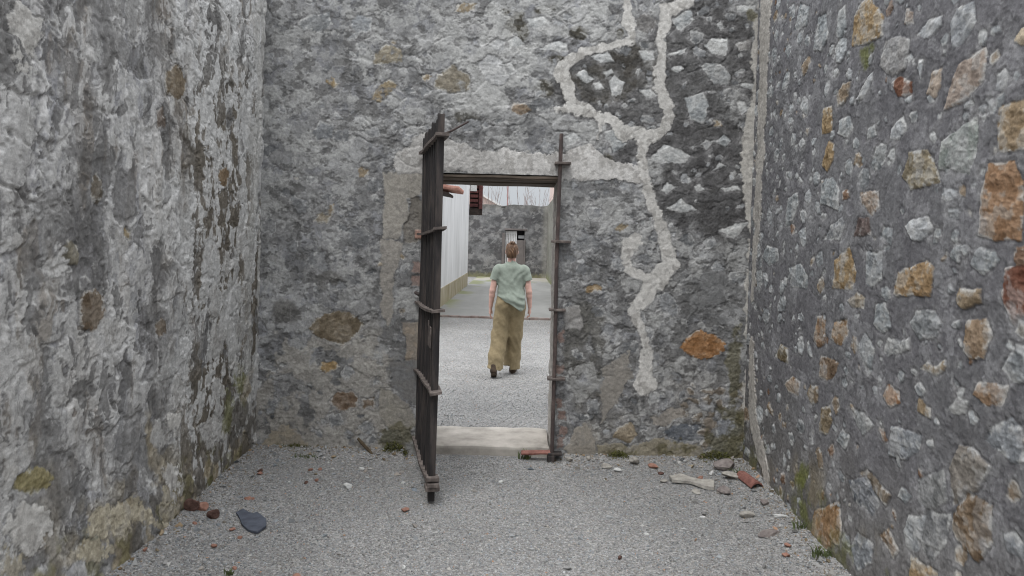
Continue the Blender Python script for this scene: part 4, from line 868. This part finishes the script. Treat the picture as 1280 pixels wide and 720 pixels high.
for k, (px, py, d, mm, lab) in enumerate((
        (757,582,(.05,.03,.02),'palestone','pale flat stone at the end wall foot, left one of a pair'), (771,586,(.045,.03,.018),'whitestone','whitish flat stone at the end wall foot, right one of a pair'),
        (792,579,(.07,.04,.03),'palestone','grey flat stone leaning on the end wall right of the pair'), (816,583,(.05,.03,.024),'brick','orange brick fragment at the end wall foot'),
        (826,590,(.03,.02,.015),'darkbrick','dark chip in front of the orange brick fragment'), (876,596,(.03,.02,.016),'brick','orange chip behind the long pale slab'),
        (890,590,(.03,.022,.02),'whitestone','small white stone between long slab and grey block'), (870,612,(.06,.03,.014),'palestone','thin buff stone in front of the long pale slab'),
        (905,613,(.06,.05,.028),'greystone','rounded grey stone in front of the flat pale stone'), (934,642,(.06,.03,.02),'palestone','pale flat stone lying along the right wall foot'),
        (955,630,(.05,.03,.02),'greystone','grey stone close to the right wall foot'), (985,680,(.03,.022,.014),'brick','small ochre chip near the right wall, upper of two'),
        (983,691,(.028,.02,.014),'brick','small ochre chip near the right wall, lower of two'), (975,647,(.05,.02,.014),'whitestone','white sliver at the right wall foot'),
        (830,600,(.045,.025,.012),'palestone','thin pale stone touching the left tip of the long slab'), (775,694,(.018,.012,.01),'darkbrick','lone dark chip on open gravel in the right foreground'),
        (735,575,(.03,.02,.018),'palestone','pale lump at the wall foot right of the iron bar'), (712,576,(.035,.025,.02),'palestone','small rubble lump beside the iron bar foot'))):
    chunk('rubble_stone', d, 100 + k, M[mm], at(px, py), k*.7, .12, lab, 'stone', None, 8, 2)
def tile_shard():
    a = at(928, 598); b = at(947, 613); m = MB(); n = 8; prev = None
    d = Vector((b[0]-a[0], b[1]-a[1], 0)); L = d.length; d.normalize(); s = Vector((-d.y, d.x, 0))
    for i in range(n + 1):
        t = math.pi*(.12 + .76*i/n); r = [m.bm.verts.new(Vector((0, 0, 0)) + d*e*L + s*(.05*math.cos(t))*(1 - .1*e) + Vector((0, 0, rr*math.sin(t)))) for e in (0, 1) for rr in (.05, .038)]
        if prev: 
            for q in ((0,2,2,0),): 
                m.bm.faces.new((prev[0], prev[2], r[2], r[0])); m.bm.faces.new((prev[3], prev[1], r[1], r[3])); m.bm.faces.new((prev[1], prev[0], r[0], r[1])); m.bm.faces.new((prev[2], prev[3], r[3], r[2]))
        else: m.bm.faces.new((r[0], r[1], r[3], r[2]))
        prev = r
    m.bm.faces.new((prev[0], prev[2], prev[3], prev[1]))
    m.shake(.006, 20, 3); o = m.build('roof_tile_shard', M['redtile']); o.location = (a[0], a[1], float(gz(a[0], a[1])) - .005); tag(o, 'curved dark red roof tile shard at the right wall corner', 'roof tile')
tile_shard()
m = MB().box(-.11, .11, -.03, .03, 0, .015, .004).cuts(2).shake(.004, 18, 2); o = m.build('roof_tile_piece', M['redtile']); p = on_floor(671, 561, .05); o.location = (p[0] - .01, BACK - .045, float(gz(p[0], p[1])) + .05); o.rotation_euler = (.15, -.03, .04)
tag(o, 'orange red tile strip lying along the doorstep by the iron bar', 'roof tile')
p = on_floor(466, 560, .03); m = MB().tube([(-.10, .02, .095), (-.05, .0, .055), (0, -.02, .012), (.03, -.04, -.01)], [.011, .013, .013, .010], 7).shake(.006, 25, 1)
o = m.build('dead_stick', M['stick']); o.location = (p[0], min(p[1], BACK - .06), .03); tag(o, 'short dead stick leaning on the end wall left of the gate', 'stick')
# small greenery
def tuft(name, px, py, n, h, spread, label, seed, cat='grass', mm='grass', y=None, lean=.5):
    rg = random.Random(seed); x, yy = on_floor(px, py, .03); yy = y or min(yy, BACK - .04); m = MB()
    for k in range(n):
        a = rg.uniform(0, 6.28); r = spread*rg.random(); bx, by = r*math.cos(a), r*math.sin(a)*.5; hh = h*rg.uniform(.5, 1.1); w = rg.uniform(.0025, .005)
        dx, dy = rg.gauss(0, lean)*hh, rg.gauss(0, lean)*hh; c, s_ = math.cos(a)*w, math.sin(a)*w
        v = [m.bm.verts.new(q) for q in ((bx - c, by - s_, -.01), (bx + c, by + s_, -.01), (bx + dx*.4 + c*.8, by + dy*.4 + s_*.8, hh*.6), (bx + dx*.4 - c*.8, by + dy*.4 - s_*.8, hh*.6), (bx + dx, by + dy, hh*.95))]
        m.bm.faces.new(v[:4]); m.bm.faces.new((v[3], v[2], v[4]))
    o = m.build(name, M[mm]); o.location = (x, yy, float(gz(x, yy))); tag(o, label, cat); return o
tuft('grass_tuft', 656, 563, 46, .075, .05, 'little green weed tuft sprouting before the doorstep', 1, lean=.7)
tuft('grass_tuft', 385, 569, 40, .03, .10, 'low green sprig beside the moss at the left of the end wall', 2, lean=.9)
tuft('grass_tuft', 925, 592, 24, .05, .04, 'green weed tuft between the corner stones', 3, lean=.8)
tuft('grass_tuft', 286, 712, 20, .035, .03, 'tiny weed at the left wall foot near the photo bottom', 4, lean=.8)
tuft('grass_tuft', 1030, 696, 60, .06, .09, 'green grass along the right wall foot beside the brown stone', 5, lean=.7)
tuft('grass_tuft', 1003, 662, 34, .05, .06, 'smaller green grass tuft at the right wall foot', 6, lean=.7)
def mosspad(px, py, rx, hgt, seed, label):
    g = np.random.RandomState(seed); x0, _ = on_floor(px, py, .03); n = 1500; m = MB()
    co, fc = [], []
    for k in range(n):
        a = g.uniform(0, 6.28); r = math.sqrt(g.rand()); x = x0 + rx*r*math.cos(a); t = hgt*(1 - r*r)
        y = BACK - .012 - abs(g.normal(0, .03)); z = float(g.uniform(0, max(t, .01))); s = g.uniform(.003, .007); b = len(co); d = g.normal(0, 1, (3, 3))*s
        co += [(x + d[0,0], y + d[0,1], z + .02 + d[0,2]), (x + d[1,0], y + d[1,1], z + .02 + d[1,2]), (x + d[2,0], y + d[2,1], z + .02 + d[2,2])]; fc.append((b, b + 1, b + 2))
    m.bm.free(); o = link('moss', np_mesh('moss', np.array(co, F32), np.array(fc, np.int32), None, False), M['moss']); tag(o, label, kind='stuff')
mosspad(362, 568, .17, .05, 1, 'moss at the left foot of the end wall'); mosspad(497, 556, .11, .09, 2, 'moss at the left jamb foot'); mosspad(775, 577, .10, .06, 3, 'moss right of the doorway'); mosspad(900, 582, .16, .09, 4, 'moss by the right corner')

# ------------------------------------------------------------------ yard buildings
def yard():
    house = empty('white_house', (-1.87, 13, 0)); tag(house, 'whitewashed house along the left of the yard with stained base and red tiles', 'house')
    MB().box(-6, 0, 0, 13.9, .47, 4.7).build('wall', M['white'], house)
    p = MB().box(-6.02, .012, -.01, 13.905, -.05, .47, .006); p.build('plinth', M['plinth'], house)
    r = MB()
    r.prism([(-6.5, 4.6), (.25, 4.6), (-3.1, 6.3)], -.3, 14.2, lambda x, y, z: (x, z, y)); r.build('roof', M['tile'], house)
    cx = MB(); cx.prism([(0, 2.60), (.42, 2.53), (.42, 2.58), (0, 2.66)], 1.72, 2.9, lambda x, y, z: (x, z, y)); cx.build('canopy_soffit', M['darkwood'], house)
    t = MB()
    for k in range(7):
        y = 1.70 + k*.19; t.tube([(-.02, y, 2.725), (.64, y, 2.655)], .045, 8)
    for k in range(4): t.tube([(.08 + k*.16, 1.68, 2.72 - k*.017), (.08 + k*.16, 3.0, 2.72 - k*.017)], .036, 8)
    t.build('tiled_canopy', M['tile'], house)
    e = MB(); 
    for k in range(6): 
        z = 2.86 + k*.165; e.box(.02, .32, 13.93 - .02*0, 14.06 + .02*(k % 2), z, z + .11, .01)
    e.box(.34, .47, 13.90, 14.08, 2.78, 3.86, .01); e.build('eave_tiles', M['darktile'], house)
    MB().box(.03, .26, 13.90, 13.925, 3.42, 3.74, .005).build('eave_panel', M['pale'], house)
    MB().box(.0, .47, 13.96, 14.1, 2.56, 2.80, .01).box(.0, .47, 14.065, 14.15, 2.80, 3.86, .01).build('eave_back_and_shade', M['darkwood'], house)  # lower dark box stands in for shade under the tiles; upper one backs them
    # far wall with its barred doorway
    W = Wall(np.arange(-7, 5.2, .035), np.arange(-.05, 3.30, .035), 90); u, v = W.u, W.v
    g = 98 + 12*fbm(u*1.2, v*1.2, 4, 3) + 22*fbm(u*3.4, v*3.4, 4, 5, .7) + 12*W.w1
    W.c[...] = np.stack([g, g, g + .5], -1); W.h[...] = .04*fbm(u*3, v*3, 3, 6)
    W.mixc(ss(.1, .3, fbm(u*4 + 3, v*5, 4, 8, .7))*.7, [134, 133, 132]); W.mixc(ss(.1, .3, fbm(u*3 + 9, v*4, 4, 9, .7))*.7, [70, 69, 70])
    W.mixc(ss(.3, .05, v + .1*W.mid)*.8, [120, 118, 88]); W.mixc(ss(2.95, 3.2, v + .15*W.mid)*.4, [108, 106, 100])
    W.mixc(ss(.9, 1.15, u)*.6, [146, 144, 136])
    top = 3.28
    root = empty('far_wall', (0, 33.5, 0)); tag(root, 'mottled grey stone wall closing the far end of the yard', 'wall')
    ox0, ox1, oz = -.68, .20, 2.14
    W.meshes('far_wall', lambda a, b, h: (a, -h, np.where(b > 3.2, b + .05*fbm(a*2.5, b*0, 3, 7), b)), lambda a, b: ~((a > ox0) & (a < ox1) & (b < oz)), M['farwall'], root,
             boxes([(-7, ox0, .06, .5, -.1, top - .06), (ox1, 5.2, .06, .5, -.1, top - .06), (ox0, ox1, .06, .5, oz, top - .06)]))
    d = MB().box(ox0 - .13, ox0, -.05, .3, 0, 2.02, .02).box(ox1 - .02, ox1 + .05, -.05, .3, 0, 1.72, .02); d.build('door_surround', M['jamb'], root)
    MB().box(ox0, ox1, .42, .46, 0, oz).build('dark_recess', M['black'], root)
    g2 = MB()
    for k in range(7): x = ox0 + .03 + k*.075; g2.box(x, x + .045, .10, .13, .05, 2.10)
    g2.box(ox0, ox0 + .52, .135, .15, .05, .2).box(ox0, ox0 + .52, .135, .15, 1.98, 2.10); g2.build('white_grille', M['white'], root); MB().box(-.15, ox1 - .021, .02, .12, 0, 1.70, .01).build('door_jamb', M['jamb'], root)
    MB().box(ox0, ox0 + .53, .30, .32, 0, 2.12).build('pale_door', M['pale'], root)
    MB().box(-.08, .19, .12, .16, 1.78, 1.92, .005).build('grey_panel', M['dull'], root)
    MB().box(-.70, .30, -.05, .02, oz, oz + .08, .01).build('door_head', M['jamb'], root)
    # side wall on the right
    S = Wall(np.arange(13.5, 33.45, .06), np.arange(-.05, 3.33, .05), 95); g = 120 + 12*fbm(S.u*1.2, S.v*2, 4, 3) + 10*S.mid; S.c[...] = np.stack([g, g - 1, g - 8], -1); S.h[...] = .02*S.w1
    S.mixc(ss(.4, .0, S.v + .2*S.mid)*.8, [118, 122, 84])
    sr = empty('side_wall', (1.66, 20, 0)); tag(sr, 'pale grey plastered wall along the right of the yard', 'wall')
    px = 1.215/33.5*0
    S.meshes('side_wall', lambda a, b, h: (1.215 - h - 1.66 + 0*a, a - 20, b), None, M['farwall'], sr, boxes([(-.40, 0, -6.5, 13.4, -.1, 3.28)]))
    # beyond the wall
    ph = empty('pink_house', (-4.2, 42, 0)); tag(ph, 'pale pink gabled house showing over the far wall', 'house')
    MB().prism([(-3.3, 0), (3.3, 0), (3.3, 3.45), (0, 5.25), (-3.3, 3.45)], 0, 6, lambda x, y, z: (x, z, y)).build('wall', M['pink'], ph)
    rf = MB(); v = MB()
    for s in (-1, 1):
        rf.prism([(0, 5.27), (s*3.6, 3.306), (s*3.6, 3.366), (0, 5.36)], .02, 6.3, lambda x, y, z: (x, z, y))
        v.prism([(0, 5.25), (s*3.62, 3.275), (s*3.62, 3.385), (0, 5.38)], -.22, .0, lambda x, y, z: (x, z, y))
    rf.build('roof', M['dull'], ph); v.build('verge_board', M['pale'], ph)
    pb = empty('tall_pink_building', (2.62, 45, 0)); tag(pb, 'tall pale pink building end beyond the far wall on the right', 'house')
    MB().box(-.75, 2.5, 0, 4, 0, 6.2).build('wall', M['pink'], pb); MB().box(-.85, 2.6, -.12, 4.1, 6.2, 6.4).build('roof', M['tile'], pb)
    MB().tube([(-.50, -.06, 0), (-.50, -.06, 6.19)], .03).build('downpipe', M['redpole'], pb)
    x, z = on_back(635, 231, 38.0)
    pr = empty('red_pole', (x, 38, 0)); tag(pr, 'thin dull red pole rising behind the far wall among bare twigs', 'pole')
    MB().tube([(0, 0, 0), (0, 0, z)], .034, 8).build('mast', M['redpole'], pr); MB().box(-.09, .09, -.03, .03, z, z + .05, .01).build('cap', M['darkwood'], pr)
    for k, (bx, by, sd, lab) in enumerate(((612, 41, 1, 'bare twiggy tree left of the red pole'), (650, 40, 2, 'bare twiggy tree just right of the red pole'), (674, 43, 3, 'bare twiggy tree nearest the tall pink building'))):
        rg = random.Random(sd); x, _ = on_back(bx, 250, by); tr = empty('bare_tree', (x, by, 0)); tag(tr, lab, 'tree')
        MB().tube([(0, 0, 0), (.03, 0, 1.2), (0, .05, 2.4)], [.14, .11, .09], 8).build('trunk', M['bark'], tr)
        c = MB()
        for j in range(13):
            a = rg.uniform(0, 6.28); l = rg.uniform(.3, 1.0); z0 = rg.uniform(1.6, 2.35); hh = rg.uniform(1.8, 3.6)
            p0 = Vector((0, 0, z0)); p1 = p0 + Vector((l*.5*math.cos(a), l*.5*math.sin(a), hh*.4)); p2 = p0 + Vector((l*1.0*math.cos(a) + rg.gauss(0, .08), l*math.sin(a), hh))
            c.tube([p0, p1, p2], [.020, .012, .005], 5)
            for _ in range(3):
                f = rg.uniform(.3, .9); b = p1.lerp(p2, f); c.tube([b, b + Vector((rg.gauss(0, .18), rg.gauss(0, .18), rg.uniform(.25, .6)))], [.007, .003], 4)
        c.build('twigs', M['bark'], tr)
yard()

# ------------------------------------------------------------------ person (signed distance field -> one surface)
class Field:
    def __init__(s, lo, hi, h):
        s.lo, s.h = np.array(lo, F32), h; s.n = np.ceil((np.array(hi) - np.array(lo))/h).astype(int) + 1
        s.D = np.full(s.n, .08, F32)
    def sub(s, a, b):
        i0 = np.clip(((np.array(a) - s.lo)/s.h).astype(int), 0, s.n - 1); i1 = np.clip(((np.array(b) - s.lo)/s.h).astype(int) + 2, 1, s.n)
        w = tuple(slice(p, q) for p, q in zip(i0, i1))
        ax = [s.lo[k] + s.h*np.arange(i0[k], i1[k], dtype=F32) for k in range(3)]
        return w, np.meshgrid(*ax, indexing='ij')
    def add(s, w, d, k):
        o = s.D[w]
        if k <= 0: s.D[w] = np.minimum(o, d); return
        q = np.clip(.5 + .5*(o - d)/k, 0, 1); s.D[w] = o + (d - o)*q - k*q*(1 - q)
    def cone(s, p, q, r0, r1, k=.02, sq=(1, 1, 1)):
        p, q = np.array(p, F32), np.array(q, F32); m = max(r0, r1)*max(1/np.array(sq)) + k + .03
        w, (X, Y, Z) = s.sub(np.minimum(p, q) - m, np.maximum(p, q) + m)
        d = q - p; dd = float((d*d).sum()) + 1e-9
        t = np.clip(((X-p[0])*d[0] + (Y-p[1])*d[1] + (Z-p[2])*d[2])/dd, 0, 1)
        dist = np.sqrt(((X-p[0]-d[0]*t)*sq[0])**2 + ((Y-p[1]-d[1]*t)*sq[1])**2 + ((Z-p[2]-d[2]*t)*sq[2])**2) - (r0 + (r1-r0)*t)
        s.add(w, dist, k)
    def ell(s, c, r, k=.02):
        c, r = np.array(c, F32), np.array(r, F32); w, (X, Y, Z) = s.sub(c - r - k - .04, c + r + k + .04)
        l = np.sqrt(((X-c[0])/r[0])**2 + ((Y-c[1])/r[1])**2 + ((Z-c[2])/r[2])**2)
        l2 = np.sqrt(((X-c[0])/r[0]**2)**2 + ((Y-c[1])/r[1]**2)**2 + ((Z-c[2])/r[2]**2)**2) + 1e-6
        s.add(w, l*(l - 1)/l2, k)
    def all(s): return s.sub(s.lo, s.lo + s.h*(s.n - 1))
    def mesh(s, name, smooth=True):
        D = s.D; D = D.copy(); D[0] = D[-1] = .08; D[:, 0] = D[:, -1] = .08; D[:, :, 0] = D[:, :, -1] = .08
        S = D < 0; n = np.array(D.shape)
        cnt = sum(S[i:n[0]-1+i, j:n[1]-1+j, k:n[2]-1+k].astype(np.int8) for i in (0, 1) for j in (0, 1) for k in (0, 1))
        act = np.argwhere((cnt > 0) & (cnt < 8)); idx = np.full(n - 1, -1, np.int32); idx[tuple(act.T)] = np.arange(len(act))
        pos = np.zeros((len(act), 3), F32); num = np.zeros(len(act), F32)
        for ax in range(3):
            o = [a for a in range(3) if a != ax]
            for b in (0, 1):
                for c in (0, 1):
                    off = np.zeros(3, int); off[o[0]] = b; off[o[1]] = c; e = off.copy(); e[ax] = 1
                    a0 = D[tuple((act + off).T)]; a1 = D[tuple((act + e).T)]; cr = (a0 < 0) != (a1 < 0)
                    t = np.where(cr, a0/(a0 - a1 + 1e-12), 0); P = np.tile(off.astype(F32), (len(act), 1)); P[:, ax] = t
                    pos[cr] += P[cr]; num[cr] += 1
        co = (act + pos/num[:, None])*s.h + s.lo; quads = []
        for ax in range(3):
            sl0 = [slice(None)]*3; sl1 = [slice(None)]*3; sl0[ax] = slice(0, -1); sl1[ax] = slice(1, None)
            A, B = S[tuple(sl0)], S[tuple(sl1)]; ed = np.argwhere(A != B); fl = A[tuple(ed.T)]
            o1, o2 = [(1, 2), (2, 0), (0, 1)][ax]; u = np.zeros(3, int); u[o1] = 1; v = np.zeros(3, int); v[o2] = 1
            q = np.stack([idx[tuple((ed - u - v).T)], idx[tuple((ed - v).T)], idx[tuple(ed.T)], idx[tuple((ed - u).T)]], -1)
            q[~fl] = q[~fl][:, ::-1]; quads.append(q)
        return np_mesh(name, co.astype(F32), np.vstack(quads).astype(np.int32), None, smooth)
def person():
    root = empty('person', (-.095, 9.03, .0)); root.scale = (.93, .95, .968); tag(root, 'person in sage green t-shirt and wide khaki trousers walking away through the yard', 'person')
    B = Field((-.34, -.34, -.02), (.34, .36, 1.72), .0055)
    # trunk
    B.cone((-.14, 0, 1.335), (.14, 0, 1.335), .062, .062); B.ell((0, 0, 1.20), (.155, .10, .20), .04); B.ell((0, 0, 1.02), (.14, .095, .16), .05); B.ell((0, -.01, .90), (.17, .115, .13), .05)
    B.cone((0, -.015, 1.34), (0, .012, 1.50), .056, .052, .03)
    # head with face
    B.ell((0, .02, 1.575), (.073, .092, .105), .02); B.ell((0, .045, 1.515), (.055, .06, .05), .03); B.cone((0, .108, 1.575), (0, .128, 1.545), .012, .015, .015)
    for s in (-1, 1):
        B.ell((s*.076, .012, 1.562), (.012, .022, .032), .008); B.ell((s*.03, .098, 1.585), (.014, .010, .009), .006)
    B.cone((-.02, .105, 1.512), (.02, .105, 1.512), .007, .007, .006)
    # arms and hands
    for s, el, wr, hd in ((-1, (-.238, -.035, 1.075), (-.258, .0, .875), (-.262, .02, .80)), (1, (.236, -.045, 1.07), (.252, -.015, .885), (.252, .0, .815))):
        sh = (s*.185, 0, 1.335); B.cone(sh, el, .047, .040, .02); el2 = tuple(np.array(el)*.7 + np.array(wr)*.3); B.cone(el, el2, .039, .037, .012); B.cone(el2, wr, .037, .026, .012)
        w, h = np.array(wr), np.array(hd); B.cone(w, h, .024, .030, .012, (1.5, 1, 1)) 
        cur = .014 if s < 0 else .026
        for j in range(4):
            y = -.024 + j*.017; L = (.030, .036, .038, .032)[j]
            a = h + np.array([0, y, -.018]); b = a + np.array([-s*.004, .003 + cur*.2, -L]); c = b + np.array([-s*cur, .004, -L*.75*(1 if s < 0 else .5)])
            B.cone(a, b, .0088, .0082, .004); B.cone(b, c, .0082, .0070, .003)
        t0 = w*.5 + h*.5 + np.array([-s*.004, .022, 0]); t1 = t0 + np.array([-s*.010, .026, -.028]); t2 = t1 + np.array([-s*.006, .006, -.028])
        B.cone(t0, t1, .012, .010, .008); B.cone(t1, t2, .010, .008, .004)
    # legs
    for hip, kn, an in (((-.085, 0, .88), (-.125, .0, .50), (-.185, -.19, .15)), ((.085, 0, .88), (.085, .09, .48), (.045, .22, .10))):
        B.cone(hip, kn, .085, .055, .04); B.cone(kn, an, .055, .036, .02)
    B.cone((-.185, -.20, .11), (-.19, -.10, .035), .03, .025, .01); B.cone((.045, .22, .05), (.065, .40, .03), .03, .024, .01)
    link('body', B.mesh('body'), M['skin'], root)
    # trousers
    T = Field((-.32, -.34, .02), (.30, .36, 1.12), .007)
    T.ell((0, -.012, .93), (.192, .14, .20), .05); T.ell((-.085, -.055, .90), (.10, .10, .10), .05); T.ell((.085, -.04, .88), (.095, .09, .09), .05)
    for pts in (((-.088, -.012, .86, .118), (-.128, -.01, .52, .108), (-.165, -.12, .26, .098), (-.178, -.165, .10, .100)), ((.085, -.005, .86, .116), (.068, .06, .52, .100), (.040, .14, .26, .108), (.030, .17, .07, .114))):
        for a, b in zip(pts, pts[1:]): T.cone(a[:3], b[:3], a[3], b[3], .03)
    w, (X, Y, Z) = T.all()
    a = X*9 + Y*6
    T.D += (.006*vnoise(a*1.6 + 3, Z*3.2, 3) + .006*vnoise(X*26 + Z*12, Z*8 + Y*10, 5) + .006*np.sin(Z*34 + X*22 + 3*vnoise(X*8, Z*6, 7))*ss(.75, .45, Z)*ss(-.02, -.10, Y) - .011*ridged(X*7 + Z*3.5 + Y*3, Z*4.5 - X*3, 3, 4)*ss(.95, .7, Z) + .004 + .004*np.sin(Z*60 - X*45)*ss(.8, .95, Z)).astype(F32)*.85
    hem = np.where(X < -.04 + .08*ss(.0, .1, Y), .118 + .02*vnoise(X*20, Y*20, 2), .072); T.D = np.maximum(T.D, hem - Z); T.D = np.maximum(T.D, Z - 1.06)
    link('trousers', T.mesh('trousers'), M['trousers'], root)
    # t-shirt
    S = Field((-.33, -.24, .76), (.33, .24, 1.47), .006)
    S.cone((-.145, -.002, 1.325), (.145, -.002, 1.325), .081, .081); S.ell((0, -.005, 1.20), (.178, .122, .22), .04); S.ell((0, -.012, 1.02), (.178, .13, .20), .06); S.ell((.03, -.03, .92), (.20, .175, .19), .05); S.ell((.09, -.06, .90), (.12, .13, .14), .04)
    S.cone((0, -.01, 1.35), (0, 0, 1.42), .085, .062, .03)
    for s in (-1, 1): S.cone((s*.180, 0, 1.325), (s*.224, -.025, 1.185), .068, .060, .025); 
    w, (X, Y, Z) = S.all()
    S.D += (.001 - .005*ridged(X*6 - Z*4, Z*5 + X*5, 3, 3) + .004*vnoise(X*9 + Z*4, Z*4 + Y*5, 4) + .003*vnoise(X*24 + Z*12, Z*10, 6) + .007*np.sin(Z*75 + X*18 + 2.5*vnoise(X*7, Z*9, 8))*ss(1.10, .98, Z)*ss(.0, -.08, Y) + .004*np.sin((X*.8 + Z*.35)*70)*ss(1.05, 1.2, Z)*ss(0, -.08, Y)*ss(.14, .02, np.abs(X)) + .003*np.sin((np.abs(X)*.9 - Z*.7)*62 + 2*vnoise(X*9, Z*9, 2))*ss(1.12, 1.2, Z)*ss(0, -.06, Y)).astype(F32)
    sl = np.clip((X + .17)/.30, 0, 1); hem = 1.015 - .175*sl + .03*ss(.13, .2, X) + .01*vnoise(X*14, Y*9, 5)
    inner = np.abs(X) < .205
    S.D = np.where(inner, np.maximum(S.D, hem - Z), S.D)
    for s in (-1, 1):
        q = (X*s - .215)*.28 - (Z - 1.205); S.D = np.where(X*s > .19, np.maximum(S.D, q), S.D)
    S.D = np.maximum(S.D, .074 - np.sqrt(X**2 + (Y - .02)**2 + ((Z - 1.455)*1.0)**2))
    link('t_shirt', S.mesh('t_shirt'), M['shirt'], root)
    # hair
    H = Field((-.13, -.16, 1.42), (.13, .16, 1.74), .0045)
    H.ell((0, .008, 1.592), (.084, .100, .098), .01); H.ell((0, -.035, 1.545), (.074, .066, .075), .02); H.ell((.008, -.035, 1.672), (.042, .042, .03), .012)
    w, (X, Y, Z) = H.all()
    H.D += (.004*vnoise(X*60, Z*14 + Y*12, 3) + .003*np.sin(X*160 + 5*vnoise(X*12, Z*12, 5))).astype(F32)
    H.D = np.maximum(H.D, np.where(Y > .055, (1.615 + (Y - .055)*.4) - Z, -1)); H.D = np.maximum(H.D, 1.485 + .25*np.maximum(Y + .03, 0) - Z)
    link('hair', H.mesh('hair'), M['hair'], root)
    # shoes
    for fx, fy, fz, tx, ty, tz, kind in ((-.192, -.235, .105, -.19, -.085, .040, 0), (.045, .205, .045, .072, .40, .038, 1)):
        E = Field((fx - .12, min(fy, ty) - .12, -.02), (fx + .14, max(fy, ty) + .12, .24), .006)
        E.cone((fx, fy, fz), (tx, ty, tz), .040, .040, .01, (1, 1, 1)); E.cone((fx, fy, fz), (fx, fy + .02, fz + .05), .040, .040, .02)
        w, (X, Y, Z) = E.all(); dz = (tz - fz)/(ty - fy)
        E.D = np.maximum(E.D, (fz + dz*(Y - fy)) - .030 - Z)
        sh = link('shoe', E.mesh('shoe'), M['shoe'], root)
        m = MB(); K_ = 12; L = ty - fy + .072
        po = [((.036 + .008*math.sin(t))*math.cos(t)*(.95 if math.sin(t) < 0 else 1), L*.5*math.sin(t)) for t in [6.283*k/16 for k in range(16)]]
        m.prism(po, -.012, .0, lambda x, y, z: ((fx + tx)/2 + x + (tx - fx)*y/L, (fy + ty)/2 + y, fz - .029 + dz*((fy + ty)/2 + y - fy) + z)); m.build('sole', M['sole'], sh)
person()

# ------------------------------------------------------------------ sky, light, camera
SUN_EL, SUN_AZ = 62.0, 205.0
w = bpy.data.worlds.new('World'); sc.world = w; w.use_nodes = True; nt = w.node_tree
sky = nt.nodes.new('ShaderNodeTexSky'); sky.sky_type = 'NISHITA'; sky.sun_disc = False; sky.sun_elevation = R(SUN_EL); sky.sun_rotation = R(SUN_AZ)
sky.dust_density = 4.0; sky.air_density = 1.0
# overcast: the clear sky is greyed and a cloud deck, three times brighter overhead than at the horizon, is mixed over it
hs = nt.nodes.new('ShaderNodeHueSaturation'); hs.inputs['Saturation'].default_value = .25
tcw = nt.nodes.new('ShaderNodeTexCoord'); sx = nt.nodes.new('ShaderNodeSeparateXYZ'); nt.links.new(tcw.outputs['Generated'], sx.inputs[0])
cr = nt.nodes.new('ShaderNodeValToRGB'); e = cr.color_ramp.elements
e[0].position = 0.0; e[0].color = (.22, .234, .25, 1); e[1].position = .9; e[1].color = (.98, 1, 1.03, 1); x = e.new(.12); x.color = (.25, .262, .276, 1)
nt.links.new(sx.outputs['Z'], cr.inputs['Fac'])
vm = nt.nodes.new('ShaderNodeVectorMath'); vm.operation = 'SCALE'; vm.inputs['Scale'].default_value = 22.0; nt.links.new(cr.outputs[0], vm.inputs[0])
mxs = nt.nodes.new('ShaderNodeMix'); mxs.data_type = 'RGBA'; mxs.inputs[0].default_value = .85
bg = nt.nodes['Background']; bg.inputs['Strength'].default_value = .12
nt.links.new(sky.outputs[0], hs.inputs['Color']); nt.links.new(hs.outputs[0], mxs.inputs[6]); nt.links.new(vm.outputs[0], mxs.inputs[7]); nt.links.new(mxs.outputs[2], bg.inputs['Color'])
sd = bpy.data.lights.new('sun', 'SUN'); sd.energy = 1.2; sd.angle = R(24); sd.color = (1, .985, .965)
so = bpy.data.objects.new('sun', sd); C.objects.link(so); so.location = (0, -6, 12)
el, az = R(SUN_EL), R(SUN_AZ); tosun = Vector((math.sin(az)*math.cos(el), math.cos(az)*math.cos(el), math.sin(el)))
so.rotation_euler = tosun.to_track_quat('Z', 'Y').to_euler()
cd = bpy.data.cameras.new('camera'); co_ = bpy.data.objects.new('camera', cd); C.objects.link(co_); sc.camera = co_
cd.sensor_width = 36; cd.lens = FOC/1280*36; cd.shift_x = -10/1280; cd.shift_y = -58/1280; cd.clip_start = .05; cd.clip_end = 3000
co_.location = (0, 0, EYE); co_.rotation_euler = (R(90), -ROLL, 0)
sc.view_settings.view_transform = 'Standard'; sc.view_settings.look = 'None'; sc.view_settings.exposure = 0; sc.view_settings.gamma = 1
sc.cycles.use_denoising = True; sc.cycles.filter_width = 1.1
